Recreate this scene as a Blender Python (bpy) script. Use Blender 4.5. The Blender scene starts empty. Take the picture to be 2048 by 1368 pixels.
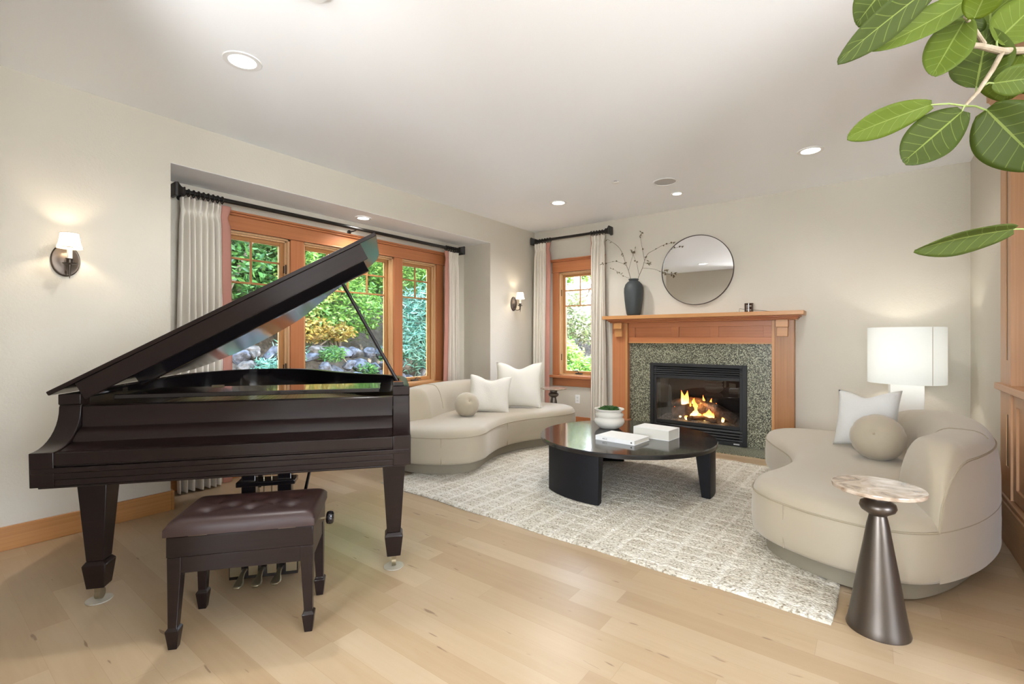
import bpy, bmesh, math, random
import numpy as np
from mathutils import Vector, Matrix, noise as mnoise
PI = math.pi
C = bpy.context.scene.collection
S = bpy.context.scene
R = math.radians

# ------------------------------------------------------------------ camera
cd = bpy.data.cameras.new('camera'); cam = bpy.data.objects.new('camera', cd); C.objects.link(cam)
cam.location = (0, 0, 1.2); cam.rotation_euler = (R(90), 0, R(37.2))
cd.sensor_width = 36; cd.lens = 948/2048*36; cd.shift_y = -7/2048; cd.clip_start = 0.05; cd.clip_end = 200
S.camera = cam
S.view_settings.view_transform = 'Standard'; S.view_settings.look = 'None'
S.view_settings.gamma = 1; S.view_settings.use_curve_mapping = False
S.view_settings.exposure = 0.45

# ------------------------------------------------------------------ world, sun
W = bpy.data.worlds.new('world'); S.world = W; W.use_nodes = True
wn = W.node_tree.nodes; wl = W.node_tree.links
bg = wn['Background']; bg.inputs['Strength'].default_value = 17.0
tc = wn.new('ShaderNodeTexCoord'); sp = wn.new('ShaderNodeSeparateXYZ'); cr = wn.new('ShaderNodeValToRGB')
wl.new(tc.outputs['Generated'], sp.inputs[0]); wl.new(sp.outputs['Z'], cr.inputs[0]); wl.new(cr.outputs[0], bg.inputs['Color'])
cr.color_ramp.elements[0].position = 0.0; cr.color_ramp.elements[0].color = (.90, .95, 1.0, 1)
cr.color_ramp.elements[1].position = 0.7; cr.color_ramp.elements[1].color = (.42, .62, 1.0, 1)

def light(kind, name, loc, energy, color=(1, 1, 1), rot=(0, 0, 0), **kw):
    l = bpy.data.lights.new(name, kind); l.energy = energy; l.color = color
    for k, v in kw.items(): setattr(l, k, v)
    o = bpy.data.objects.new(name, l); C.objects.link(o); o.location = loc; o.rotation_euler = rot
    return o
sun = light('SUN', 'sun', (0, 0, 8), 36.0, (1.0, .94, .84), angle=R(0.6))
sun.rotation_euler = Vector((.30, -.50, -.82)).to_track_quat('-Z', 'Y').to_euler()
# added fill lights at unseen openings, behind and to the right of the camera
light('AREA', 'added_rear_fill', (-.2, -4.35, 1.5), 22, (.88, .94, 1.0), (R(90), 0, 0), shape='RECTANGLE', size=1.2, size_y=1.2)
light('AREA', 'added_side_fill', (3.35, .2, 1.5), 8, (.88, .94, 1.0), (R(90), 0, R(90)), shape='RECTANGLE', size=1.0, size_y=1.2)

# ------------------------------------------------------------------ material helpers
def new_mat(name):
    m = bpy.data.materials.new(name); m.use_nodes = True
    nt = m.node_tree; return m, nt, nt.nodes['Principled BSDF']
def setp(b, **kw):
    names = dict(color='Base Color', rough='Roughness', metal='Metallic', coat='Coat Weight', coatr='Coat Roughness', spec='Specular IOR Level',
                 trans='Transmission Weight', ior='IOR', sheen='Sheen Weight', emit='Emission Color', estr='Emission Strength', alpha='Alpha', sub='Subsurface Weight')
    for k, v in kw.items():
        if k in ('color', 'emit') and len(v) == 3: v = (*v, 1)
        b.inputs[names[k]].default_value = v
def M(name, color, rough=.5, bump=None, var=None, **kw):
    """plain material; bump=(scale, strength, distance); var=(scale, second colour)"""
    m, nt, b = new_mat(name); setp(b, color=color, rough=rough, **kw)
    if bump or var:
        t = nt.nodes.new('ShaderNodeTexCoord')
    if bump:
        n = nt.nodes.new('ShaderNodeTexNoise'); n.inputs['Scale'].default_value = bump[0]; n.inputs['Detail'].default_value = 4
        nt.links.new(t.outputs['Object'], n.inputs['Vector'])
        bp = nt.nodes.new('ShaderNodeBump'); bp.inputs['Strength'].default_value = bump[1]; bp.inputs['Distance'].default_value = bump[2]
        nt.links.new(n.outputs['Fac'], bp.inputs['Height']); nt.links.new(bp.outputs[0], b.inputs['Normal'])
    if var:
        n = nt.nodes.new('ShaderNodeTexNoise'); n.inputs['Scale'].default_value = var[0]; n.inputs['Detail'].default_value = 5
        nt.links.new(t.outputs['Object'], n.inputs['Vector'])
        r = nt.nodes.new('ShaderNodeValToRGB'); r.color_ramp.elements[0].position = .35; r.color_ramp.elements[1].position = .65
        r.color_ramp.elements[0].color = (*color, 1); r.color_ramp.elements[1].color = (*var[1], 1)
        nt.links.new(n.outputs['Fac'], r.inputs[0]); nt.links.new(r.outputs[0], b.inputs['Base Color'])
    return m
def wood(name, c1, c2, axis, rough=.35, scale=1.0, coat=0.0, stretch=14):
    """straight-grained wood, grain running along axis 0/1/2"""
    m, nt, b = new_mat(name); setp(b, rough=rough, coat=coat, coatr=.15)
    t = nt.nodes.new('ShaderNodeTexCoord'); mp = nt.nodes.new('ShaderNodeMapping'); nt.links.new(t.outputs['Object'], mp.inputs[0])
    s = [stretch*6*scale]*3; s[axis] = .9*scale; mp.inputs['Scale'].default_value = s
    n = nt.nodes.new('ShaderNodeTexNoise'); n.inputs['Scale'].default_value = 1.0; n.inputs['Detail'].default_value = 6; n.inputs['Roughness'].default_value = .6
    nt.links.new(mp.outputs[0], n.inputs['Vector'])
    n2 = nt.nodes.new('ShaderNodeTexNoise'); n2.inputs['Scale'].default_value = 2.2; nt.links.new(t.outputs['Object'], n2.inputs['Vector'])
    mx = nt.nodes.new('ShaderNodeMath'); mx.operation = 'MULTIPLY_ADD'; mx.inputs[1].default_value = .35; nt.links.new(n2.outputs['Fac'], mx.inputs[0])
    sc = nt.nodes.new('ShaderNodeMath'); sc.operation = 'MULTIPLY'; sc.inputs[1].default_value = .65; nt.links.new(n.outputs['Fac'], sc.inputs[0]); nt.links.new(sc.outputs[0], mx.inputs[2])
    r = nt.nodes.new('ShaderNodeValToRGB'); r.color_ramp.elements[0].position = .36; r.color_ramp.elements[1].position = .64
    r.color_ramp.elements[0].color = (*c1, 1); r.color_ramp.elements[1].color = (*c2, 1)
    nt.links.new(mx.outputs[0], r.inputs[0]); nt.links.new(r.outputs[0], b.inputs['Base Color'])
    bp = nt.nodes.new('ShaderNodeBump'); bp.inputs['Strength'].default_value = .12; bp.inputs['Distance'].default_value = .002
    nt.links.new(n.outputs['Fac'], bp.inputs['Height']); nt.links.new(bp.outputs[0], b.inputs['Normal'])
    return m
def woods(name, c1, c2, **kw): return [wood(name+'_'+'xyz'[a], c1, c2, a, **kw) for a in range(3)]

FIR = woods('orange_fir', (.42, .148, .056), (.51, .195, .078), rough=.32)
FIRL = woods('honey_fir', (.46, .215, .072), (.55, .275, .105), rough=.34)
FIRB = woods('baseboard_fir', (.40, .175, .050), (.50, .235, .075), rough=.38)
JAMB = woods('pale_jamb_fir', (.62, .36, .17), (.74, .48, .26), rough=.4)
PIL = wood('amber_fir_pilaster', (.31, .125, .032), (.40, .175, .050), 2, rough=.34)
CAB = woods('cabinet_fir', (.46, .235, .105), (.56, .31, .15), rough=.4)

WALLC = (.605, .56, .475)
m_wall = M('wall_paint', WALLC, .85, bump=(75, .35, .004))
m_ceil = M('ceiling_paint', (.915, .93, .95), .9, bump=(60, .15, .003))
m_white = M('white_enamel', (.85, .85, .84), .4)
m_black = M('black_iron', (.018, .015, .013), .38, metal=.3)
m_bronze = M('dark_bronze', (.085, .068, .055), .36, metal=.85, bump=(30, .1, .002))
m_glass, nt, b = new_mat('window_glass')
nt.nodes.remove(b); o_ = nt.nodes['Material Output']
tr = nt.nodes.new('ShaderNodeBsdfTransparent'); gl = nt.nodes.new('ShaderNodeBsdfGlossy'); gl.inputs['Roughness'].default_value = .01
mx = nt.nodes.new('ShaderNodeMixShader'); fr = nt.nodes.new('ShaderNodeFresnel'); fr.inputs['IOR'].default_value = 1.35
nt.links.new(fr.outputs[0], mx.inputs[0]); nt.links.new(tr.outputs[0], mx.inputs[1]); nt.links.new(gl.outputs[0], mx.inputs[2]); nt.links.new(mx.outputs[0], o_.inputs[0])

def floor_material():
    m, nt, b = new_mat('maple_plank_floor'); N = nt.nodes.new; L = nt.links.new
    def math_(op, a, bb=None, c=None):
        n = N('ShaderNodeMath'); n.operation = op
        for i, v in enumerate((a, bb, c)):
            if v is None: continue
            if isinstance(v, (int, float)): n.inputs[i].default_value = v
            else: L(v, n.inputs[i])
        return n.outputs[0]
    t = N('ShaderNodeTexCoord'); s = N('ShaderNodeSeparateXYZ'); L(t.outputs['Object'], s.inputs[0])
    ry = math_('DIVIDE', s.outputs['Y'], .118); row = math_('FLOOR', ry); fy = math_('FRACT', ry)
    wn1 = N('ShaderNodeTexWhiteNoise'); wn1.noise_dimensions = '1D'; L(row, wn1.inputs['W'])
    rx = math_('DIVIDE', math_('ADD', s.outputs['X'], math_('MULTIPLY', wn1.outputs['Value'], 7.3)), 1.02)
    col = math_('FLOOR', rx); fx = math_('FRACT', rx)
    cv = N('ShaderNodeCombineXYZ'); L(row, cv.inputs[0]); L(col, cv.inputs[1])
    wn2 = N('ShaderNodeTexWhiteNoise'); wn2.noise_dimensions = '2D'; L(cv.outputs[0], wn2.inputs['Vector'])
    # grain
    mp = N('ShaderNodeMapping'); mp.inputs['Scale'].default_value = (1.6, 24, 1); L(t.outputs['Object'], mp.inputs[0])
    off = N('ShaderNodeVectorMath'); off.operation = 'ADD'; L(mp.outputs[0], off.inputs[0]); L(wn2.outputs['Color'], off.inputs[1])
    sc = N('ShaderNodeVectorMath'); sc.operation = 'SCALE'; L(wn2.outputs['Color'], sc.inputs[0]); sc.inputs['Scale'].default_value = 40; L(sc.outputs[0], off.inputs[1])
    g = N('ShaderNodeTexNoise'); g.inputs['Scale'].default_value = 1.3; g.inputs['Detail'].default_value = 7; g.inputs['Roughness'].default_value = .62; g.inputs['Distortion'].default_value = .6; L(off.outputs[0], g.inputs['Vector'])
    cl = N('ShaderNodeTexNoise'); cl.inputs['Scale'].default_value = 2.2; cl.inputs['Detail'].default_value = 3; L(t.outputs['Object'], cl.inputs['Vector'])
    tone = math_('ADD', math_('MULTIPLY', wn2.outputs['Value'], .42), math_('ADD', math_('MULTIPLY', g.outputs['Fac'], .34), math_('MULTIPLY', cl.outputs['Fac'], .22)))
    r = N('ShaderNodeValToRGB'); L(tone, r.inputs[0]); e = r.color_ramp.elements
    e[0].position = .22; e[0].color = (.52, .395, .26, 1); e[1].position = .95; e[1].color = (.35, .23, .125, 1)
    x = e.new(.55); x.color = (.445, .32, .19, 1)
    # seams, streaks and little knots
    sy = math_('LESS_THAN', math_('MINIMUM', fy, math_('SUBTRACT', 1, fy)), .006)
    sx = math_('LESS_THAN', math_('MINIMUM', fx, math_('SUBTRACT', 1, fx)), .0008)
    seam = math_('MAXIMUM', sy, sx)
    mp2 = N('ShaderNodeMapping'); mp2.inputs['Scale'].default_value = (3.2, 17, 1); L(t.outputs['Object'], mp2.inputs[0])
    k = N('ShaderNodeTexNoise'); k.inputs['Scale'].default_value = 1.7; k.inputs['Detail'].default_value = 2; L(mp2.outputs[0], k.inputs['Vector'])
    kn = N('ShaderNodeMapRange'); kn.inputs['From Min'].default_value = .700; kn.inputs['From Max'].default_value = .735; L(k.outputs['Fac'], kn.inputs['Value'])
    m1 = N('ShaderNodeMixRGB'); L(math_('MULTIPLY', seam, .38), m1.inputs[0]); L(r.outputs[0], m1.inputs[1]); m1.inputs[2].default_value = (.30, .18, .09, 1)
    m2 = N('ShaderNodeMixRGB'); L(math_('MULTIPLY', kn.outputs[0], .75), m2.inputs[0]); L(m1.outputs[0], m2.inputs[1]); m2.inputs[2].default_value = (.20, .12, .07, 1)
    L(m2.outputs[0], b.inputs['Base Color']); setp(b, rough=.30, spec=.5)
    rr = N('ShaderNodeMapRange'); rr.inputs['To Min'].default_value = .26; rr.inputs['To Max'].default_value = .38; L(cl.outputs['Fac'], rr.inputs['Value']); L(rr.outputs[0], b.inputs['Roughness'])
    bp = N('ShaderNodeBump'); bp.inputs['Strength'].default_value = .15; bp.inputs['Distance'].default_value = .001
    L(math_('SUBTRACT', g.outputs['Fac'], math_('MULTIPLY', seam, 2)), bp.inputs['Height']); L(bp.outputs[0], b.inputs['Normal'])
    return m
m_floor = floor_material()

def granite_material(name, ca, cb, cc, scale=260):
    m, nt, b = new_mat(name); N = nt.nodes.new; L = nt.links.new
    t = N('ShaderNodeTexCoord'); n = N('ShaderNodeTexNoise'); n.inputs['Scale'].default_value = scale; n.inputs['Detail'].default_value = 3; n.inputs['Roughness'].default_value = .7
    L(t.outputs['Object'], n.inputs['Vector'])
    r = N('ShaderNodeValToRGB'); e = r.color_ramp.elements; e[0].position = .40; e[0].color = (*ca, 1); e[1].position = .60; e[1].color = (*cc, 1)
    x = e.new(.50); x.color = (*cb, 1); L(n.outputs['Fac'], r.inputs[0]); L(r.outputs[0], b.inputs['Base Color']); setp(b, rough=.28)
    return m
m_granite = granite_material('speckled_green_granite', (.02, .02, .012), (.13, .13, .085), (.48, .48, .35), 95)

# ------------------------------------------------------------------ geometry helpers
class MB:
    """collects shapes into one bmesh; off is subtracted from every vertex"""
    def __init__(s, off=(0, 0, 0)): s.bm = bmesh.new(); s.off = Vector(off); s.uv = None
    def v(s, p): return s.bm.verts.new(Vector(p)-s.off)
    def f(s, vs):
        try: return s.bm.faces.new(vs)
        except ValueError: return None
    def box(s, x0, x1, y0, y1, z0, z1, taper=0):
        a = [s.v(p) for p in ((x0+taper, y0+taper, z0), (x1-taper, y0+taper, z0), (x1-taper, y1-taper, z0), (x0+taper, y1-taper, z0), (x0, y0, z1), (x1, y0, z1), (x1, y1, z1), (x0, y1, z1))]
        for q in ((3, 2, 1, 0), (4, 5, 6, 7), (0, 1, 5, 4), (1, 2, 6, 5), (2, 3, 7, 6), (3, 0, 4, 7)): s.f([a[i] for i in q])
        return s
    def rings(s, rings, close=True, cap0=True, cap1=True):
        R_ = [[s.v(p) for p in r] for r in rings]; n = len(R_[0])
        for a, b in zip(R_, R_[1:]):
            for i in range(n if close else n-1):
                j = (i+1) % n; s.f([a[i], a[j], b[j], b[i]])
        if cap0: s.f(list(reversed(R_[0])))
        if cap1: s.f(R_[-1])
        return s
    def lathe(s, prof, c=(0, 0, 0), n=32, cap0=True, cap1=True, sx=1, sy=1):
        c = Vector(c)
        return s.rings([[c+Vector((r*sx*math.cos(2*PI*i/n), r*sy*math.sin(2*PI*i/n), z)) for i in range(n)] for r, z in prof], True, cap0, cap1)
    def tube(s, pts, rad, n=8, caps=True):
        pts = [Vector(p) for p in pts]; k = len(pts)
        if not hasattr(rad, '__len__'): rad = [rad]*k
        rs = []; up = None
        for i, p in enumerate(pts):
            d = (pts[min(i+1, k-1)]-pts[max(i-1, 0)]).normalized()
            if up is None: up = Vector((0, 0, 1)) if abs(d.z) < .9 else Vector((1, 0, 0))
            a = d.cross(up).normalized(); bb = a.cross(d).normalized(); up = bb
            rs.append([p+(a*math.cos(2*PI*j/n)+bb*math.sin(2*PI*j/n))*rad[i] for j in range(n)])
        return s.rings(rs, True, caps, caps)
    def prism(s, poly, z0, z1, axis=2):
        def P3(p, z):
            if axis == 2: return (p[0], p[1], z)
            if axis == 0: return (z, p[0], p[1])
            return (p[0], z, p[1])
        return s.rings([[P3(p, z0) for p in poly], [P3(p, z1) for p in poly]])
    def ball(s, c, r, n=16, m=10, sz=1):
        c = Vector(c); return s.rings([[c+Vector((r*math.sin(PI*k/m)*math.cos(2*PI*i/n), r*math.sin(PI*k/m)*math.sin(2*PI*i/n), -r*sz*math.cos(PI*k/m))) for i in range(n)] for k in [.08]+list(range(1, m))+[m-.08]])
    def build(s, name, mat, parent=None, smooth=False, bevel=0, seg=2, sub=0, loc=None, rot=None, angle=35):
        bm = s.bm; bmesh.ops.recalc_face_normals(bm, faces=bm.faces)
        me = bpy.data.meshes.new(name); bm.to_mesh(me); bm.free()
        me.materials.append(mat)
        o = bpy.data.objects.new(name, me); C.objects.link(o)
        if parent is not None: o.parent = parent
        if loc is not None: o.location = loc
        if rot is not None: o.rotation_euler = rot
        if bevel:
            md = o.modifiers.new('bevel', 'BEVEL'); md.width = bevel; md.segments = seg; md.limit_method = 'ANGLE'; md.angle_limit = R(40); md.harden_normals = False
        if sub:
            md = o.modifiers.new('sub', 'SUBSURF'); md.levels = sub; md.render_levels = sub
        if smooth or bevel or sub:
            me.polygons.foreach_set('use_smooth', [True]*len(me.polygons))
            if not sub and smooth != 'all': me.set_sharp_from_angle(angle=R(angle))
        return o
def thing(name, label, cat, loc=(0, 0, 0), rotz=0, group=None):
    o = bpy.data.objects.new(name, None); C.objects.link(o); o.empty_display_size = .1
    o.location = loc; o.rotation_euler = (0, 0, rotz); o['label'] = label; o['category'] = cat
    if group: o['group'] = group
    return o
def tag(o, label, cat, group=None, kind=None):
    o['label'] = label; o['category'] = cat
    if group: o['group'] = group
    if kind: o['kind'] = kind
    return o
def struct(o): o['kind'] = 'structure'; return o
def copy_tree(o, parent=None):
    c = o.copy(); C.objects.link(c)
    if parent: c.parent = parent
    for ch in list(o.children): copy_tree(ch, c)
    return c
def lab(o, text): o['label'] = text; return o
def smooth_loop(pts, n=8):
    """closed Catmull-Rom through pts"""
    out = []; k = len(pts); P = [Vector(p) for p in pts]
    for i in range(k):
        a, b, c, d = P[i-1], P[i], P[(i+1) % k], P[(i+2) % k]
        for j in range(n):
            t = j/n; out.append(.5*((2*b)+(c-a)*t+(2*a-5*b+4*c-d)*t*t+(3*b-a-3*c+d)*t**3))
    return out
def smooth_path(pts, n=6):
    P = [Vector(p) for p in pts]; P = [2*P[0]-P[1]]+P+[2*P[-1]-P[-2]]; out = []
    for i in range(1, len(P)-2):
        a, b, c, d = P[i-1:i+3]
        for j in range(n):
            t = j/n; out.append(.5*((2*b)+(c-a)*t+(2*a-5*b+4*c-d)*t*t+(3*b-a-3*c+d)*t**3))
    out.append(P[-2]); return out
def offset_loop(L, d):
    """inward offset of a ccw 2-D loop"""
    n = len(L); out = []
    for i in range(n):
        t = (L[(i+1) % n]-L[i-1]); t = Vector((t.x, t.y)).normalized(); out.append(Vector((L[i].x-t.y*d, L[i].y+t.x*d)))
    return out

# ------------------------------------------------------------------ room shell
XL, YB, ZC, XR = -3.915, 5.70, 2.74, .685      # left wall, back wall, ceiling, right wall
AY0, AY1, AX, AZ = 1.20, 4.695, -4.376, 2.434  # window alcove
struct(MB().box(-4.6, 4.2, -5.0, 6.6, -.12, 0).build('floor', m_floor))
struct(MB().box(-4.0, 4.2, -5.0, 6.5, ZC, ZC+.12).build('ceiling', m_ceil))
w = MB()
w.box(XL-.14, XL, .10, AY0, 0, ZC).box(XL-.14, XL, AY1, YB+.14, 0, ZC).box(XL-.14, XL, AY0, AY1, AZ, ZC)
w.box(AX-.12, XL-.14, AY0-.12, AY0, 0, AZ+.12).box(AX-.12, XL-.14, AY1, AY1+.12, 0, AZ+.12)
OPEN = [(1.66, 2.293), (2.426, 3.507), (3.63, 4.17)]; OZ0, OZ1 = .67, 2.13
ys = [AY0]+[v for o in OPEN for v in o]+[AY1]
for a, b_ in zip(ys[0::2], ys[1::2]): w.box(AX-.12, AX, a, b_, 0, AZ)
for a, b_ in OPEN: w.box(AX-.12, AX, a, b_, 0, OZ0).box(AX-.12, AX, a, b_, OZ1, AZ)
struct(w.build('wall_left', m_wall))
struct(MB().box(AX-.12, XL-.14, AY0-.12, AY1+.12, AZ, AZ+.12).box(XL-.14, XL-.0005, AY0, AY1, AZ-.003, AZ-.0002).build('ceiling', m_ceil))
# back wall with the small window and the fireplace opening
BX0, BX1, BZ0, BZ1 = -3.49, -2.91, .69, 2.12
FX0, FX1, FZ0, FZ1 = -2.10, -1.15, .0, .86
w = MB(); T = YB+.14
w.box(XL, BX0, YB, T, 0, ZC).box(BX0, BX1, YB, T, 0, BZ0).box(BX0, BX1, YB, T, BZ1, ZC).box(BX1, FX0, YB, T, 0, ZC)
w.box(FX0, FX1, YB, T, FZ1, ZC).box(FX1, XR+.5, YB, T, 0, ZC)
struct(w.build('wall_back', m_wall))
struct(MB().box(XR, XR+.5, 4.2, YB, 0, ZC).box(XR+.42, XR+.5, 2.3, 4.2, 0, ZC).box(XR, XR+.5, 2.2, 2.3, 0, ZC).build('wall_right', m_wall))
# short rear wall behind the piano, adjoining rooms behind the camera
struct(MB().box(XL-.14, -1.75, -.04, .10, 0, ZC).box(-1.9, -1.75, -4.5, -.04, 0, ZC)
       .box(-1.9, 3.6, -4.64, -4.5, 0, .6).box(-1.9, 3.6, -4.64, -4.5, 2.4, ZC).box(-1.9, -1.5, -4.64, -4.5, .6, 2.4).box(1.1, 3.6, -4.64, -4.5, .6, 2.4)
       .box(3.5, 3.64, -4.5, -.8, 0, ZC).box(3.5, 3.64, 1.2, 2.3, 0, ZC).box(3.5, 3.64, -.8, 1.2, 0, .6).box(3.5, 3.64, -.8, 1.2, 2.4, ZC).box(XR+.5, 3.64, 2.2, 2.34, 0, ZC).build('wall_rear', m_wall))

# baseboards
bb = MB().box(XL, XL+.018, .10, AY0, 0, .135).box(AX, XL+.018, AY0, AY0+.018, 0, .135)
struct(bb.box(AX, AX+.018, AY0, AY1, 0, .135).box(AX, XL+.018, AY1-.018, AY1, 0, .135).box(XL, XL+.018, AY1, YB, 0, .135).build('baseboard_left', FIRB[1], bevel=.003))
struct(MB().box(XL, -2.62, YB-.018, YB, 0, .135).box(-.62, XR, YB-.018, YB, 0, .135).build('baseboard_back', FIR[0], bevel=.003))
struct(MB().box(XR-.018, XR, 4.2, YB, 0, .135).build('baseboard_right', FIRB[1], bevel=.003))

# ------------------------------------------------------------------ windows
def window_unit(n, plane, a0, a1, z0, z1, cols, rows_z, axis, hinge_side=None, crank=None, glassd=.085):
    """axis 0: wall plane x=plane looking +x, runs along y.  axis 1: wall plane y=plane, runs along x."""
    def B(mb, u0, u1, d0, d1, za, zb):
        if axis == 0: mb.box(plane-d1, plane-d0, u0, u1, za, zb)
        else: mb.box(u0, u1, plane+d0, plane+d1, za, zb)
        return mb
    fm = FIR
    al = 1 if axis == 0 else 0
    jm = MB()
    for u0, u1, za, zb in ((a0, a0+.016, z0, z1), (a1-.016, a1, z0, z1), (a0, a1, z1-.016, z1), (a0, a1, z0, z0+.016)): B(jm, u0, u1, -.002, .12, za, zb)
    root = struct(jm.build('window_%d' % n, JAMB[2]))
    st = MB()
    for u0, u1, za, zb in ((a0+.016, a0+.030, z0+.016, z1-.016), (a1-.030, a1-.016, z0+.016, z1-.016), (a0+.016, a1-.016, z1-.030, z1-.016)): B(st, u0, u1, .03, .05, za, zb)
    st.build('stop', JAMB[2], root)
    i0, i1, k0, k1 = a0+.018, a1-.018, z0+.018, z1-.018; sw = .042
    sm = MB(); B(sm, i0, i0+sw, .062, .105, k0, k1); B(sm, i1-sw, i1, .062, .105, k0, k1)
    sm.build('sash_stile', FIRL[2], root, bevel=.004)
    sm = MB(); B(sm, i0+sw, i1-sw, .062, .105, k0, k0+sw); B(sm, i0+sw, i1-sw, .062, .105, k1-sw, k1)
    sm.build('sash_rail', FIRL[al], root, bevel=.004)
    g0, g1, h0, h1 = i0+sw, i1-sw, k0+sw, k1-sw
    B(MB(), g0, g1, glassd, glassd+.004, h0, h1).build('pane', m_glass, root)
    mm = MB(); wbar = .009
    for z in rows_z: B(mm, g0, g1, glassd-.016, glassd-.0005, z-wbar, z+wbar)
    for k in range(1, cols):
        u = g0+(g1-g0)*k/cols; B(mm, u-wbar, u+wbar, glassd-.017, glassd-.0005, rows_z[-1], h1)
    mm.build('muntin', FIRL[2], root, bevel=.003)
    if hinge_side:
        for z in (z0+.25, z1-.28):
            u = a1-.02 if hinge_side > 0 else a0+.02
            h = MB(); B(h, u-.012, u+.004, .035, .060, z-.035, z+.035); B(h, u-.006, u+.002, .02, .036, z-.045, z+.045); h.build('hinge', m_black, root, bevel=.002)
    if crank:
        c = crank; h = MB(); zz = z0+.017
        if axis == 0:
            h.box(plane-.055, plane-.02, c-.05, c+.05, zz, zz+.018); h.tube([(plane-.03, c, zz+.018), (plane-.02, c+.01, zz+.035), (plane-.015, c+.08, zz+.022)], .006)
        else:
            h.box(c-.05, c+.05, plane+.02, plane+.055, zz, zz+.018); h.tube([(c, plane+.03, zz+.018), (c-.01, plane+.02, zz+.045), (c-.08, plane+.0, zz+.05)], .006)
        h.build('crank_handle', M('bronze_crank', (.09, .08, .07), .4, metal=.6), root, bevel=.003)
    return root
RZ = (1.905, 1.695)
for i, (a, b_) in enumerate(OPEN):
    window_unit(i+1, AX, a, b_, OZ0, OZ1, 4 if i == 1 else 2, RZ, 0, 1 if i == 0 else None, None if i == 1 else (2.0 if i == 0 else 3.86))
window_unit(4, YB, BX0, BX1, BZ0, BZ1, 2, (1.87, 1.655), 1, -1, -3.20)
# casings around the three alcove windows
t = MB(); t.box(AX, AX+.022, 1.56, 1.66, OZ0, OZ1).box(AX, AX+.022, 4.17, 4.29, OZ0, OZ1).box(AX, AX+.022, 2.293, 2.426, OZ0, OZ1).box(AX, AX+.022, 3.507, 3.63, OZ0, OZ1)
struct(t.build('trim_1', FIR[2], bevel=.003))
t = MB(); t.box(AX, AX+.026, 1.53, 4.32, OZ1, 2.255).box(AX, AX+.034, 1.52, 4.33, OZ1-.0, OZ1+.012).box(AX, AX+.045, 1.51, 4.34, 2.255, 2.272).box(AX, AX+.058, 1.50, 4.35, 2.272, 2.290)
struct(t.build('trim_2', FIR[1], bevel=.004))
t = MB(); t.box(AX-.03, AX+.075, 1.52, 4.33, OZ0-.032, OZ0).box(AX, AX+.020, 1.56, 4.29, OZ0-.135, OZ0-.032)
struct(t.build('trim_3', FIRL[1], bevel=.004))
# casing of the back window
t = MB(); t.box(BX0-.10, BX0, YB-.022, YB, BZ0, BZ1).box(BX1, BX1+.10, YB-.022, YB, BZ0, BZ1); struct(t.build('trim_4', FIR[2], bevel=.003))
t = MB(); t.box(BX0-.105, BX1+.105, YB-.026, YB, BZ1, BZ1+.15).box(BX0-.11, BX1+.11, YB-.034, YB, BZ1, BZ1+.012).box(BX0-.12, BX1+.12, YB-.045, YB, BZ1+.15, BZ1+.167).box(BX0-.13, BX1+.13, YB-.058, YB, BZ1+.167, BZ1+.185)
struct(t.build('trim_5', FIR[0], bevel=.004))
t = MB(); t.box(BX0-.13, BX1+.13, YB-.085, YB+.03, BZ0-.035, BZ0).box(BX0-.10, BX1+.10, YB-.02, YB, BZ0-.15, BZ0-.035)
struct(t.build('trim_6', FIR[0], bevel=.004))

# ------------------------------------------------------------------ ceiling fixtures
m_led, nt, b = new_mat('lit_lamp_lens'); setp(b, color=(1, 1, 1), emit=(1, .97, .90), estr=6.0)
m_grille = M('speaker_grille', (.52, .50, .49), .7)
def downlight(x, y, z, label, power=34, r=.085, group=None, cone=150):
    t = thing('recessed_light', label, 'ceiling light', (x, y, z), 0, group)
    MB().lathe([(r*.80, -.001), (r*.82, -.006), (r*1.12, -.006), (r*1.15, -.001)], n=40, cap0=False, cap1=False).rings([[(r*.8*math.cos(2*PI*i/40), r*.8*math.sin(2*PI*i/40), -.001) for i in range(40)]], cap0=False, cap1=False).build('trim_ring', m_white, t, smooth=True)
    MB().lathe([(r*.8, -.003), (r*.6, -.0035), (.002, -.004)], n=32).build('lens', m_led, t)
    l = light('SPOT', 'recessed_lamp', (0, 0, -.03), power*.85, (1, .985, .965), (0, 0, 0), spot_size=R(cone), spot_blend=.9, shadow_soft_size=.06)
    l.parent = t
    return t
downlight(-2.78, 1.19, ZC, 'large round recessed light in the ceiling above the piano', 72)
downlight(-.40, 4.57, ZC, 'round recessed light in the ceiling above the right sofa', 40)
downlight(-2.83, 4.60, ZC, 'round recessed light in the ceiling near the corner beside the back window', 95)
downlight(-1.648, 5.07, ZC, 'small bright accent light in the ceiling in front of the round mirror', 16, .055, cone=95)
downlight(-4.14, 2.94, AZ-.003, 'round recessed light in the low soffit over the large window', 34, .07)
for x, y in ((-.40, 1.19), (1.9, 1.2), (-.2, -1.6), (1.9, -1.6), (1.9, -3.4), (-.2, -3.4)):  # unseen downlights, added as extra fill
    downlight(x, y, ZC, 'round recessed light added out of view to fill the room', 5, group='added recessed lights out of view')
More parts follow.
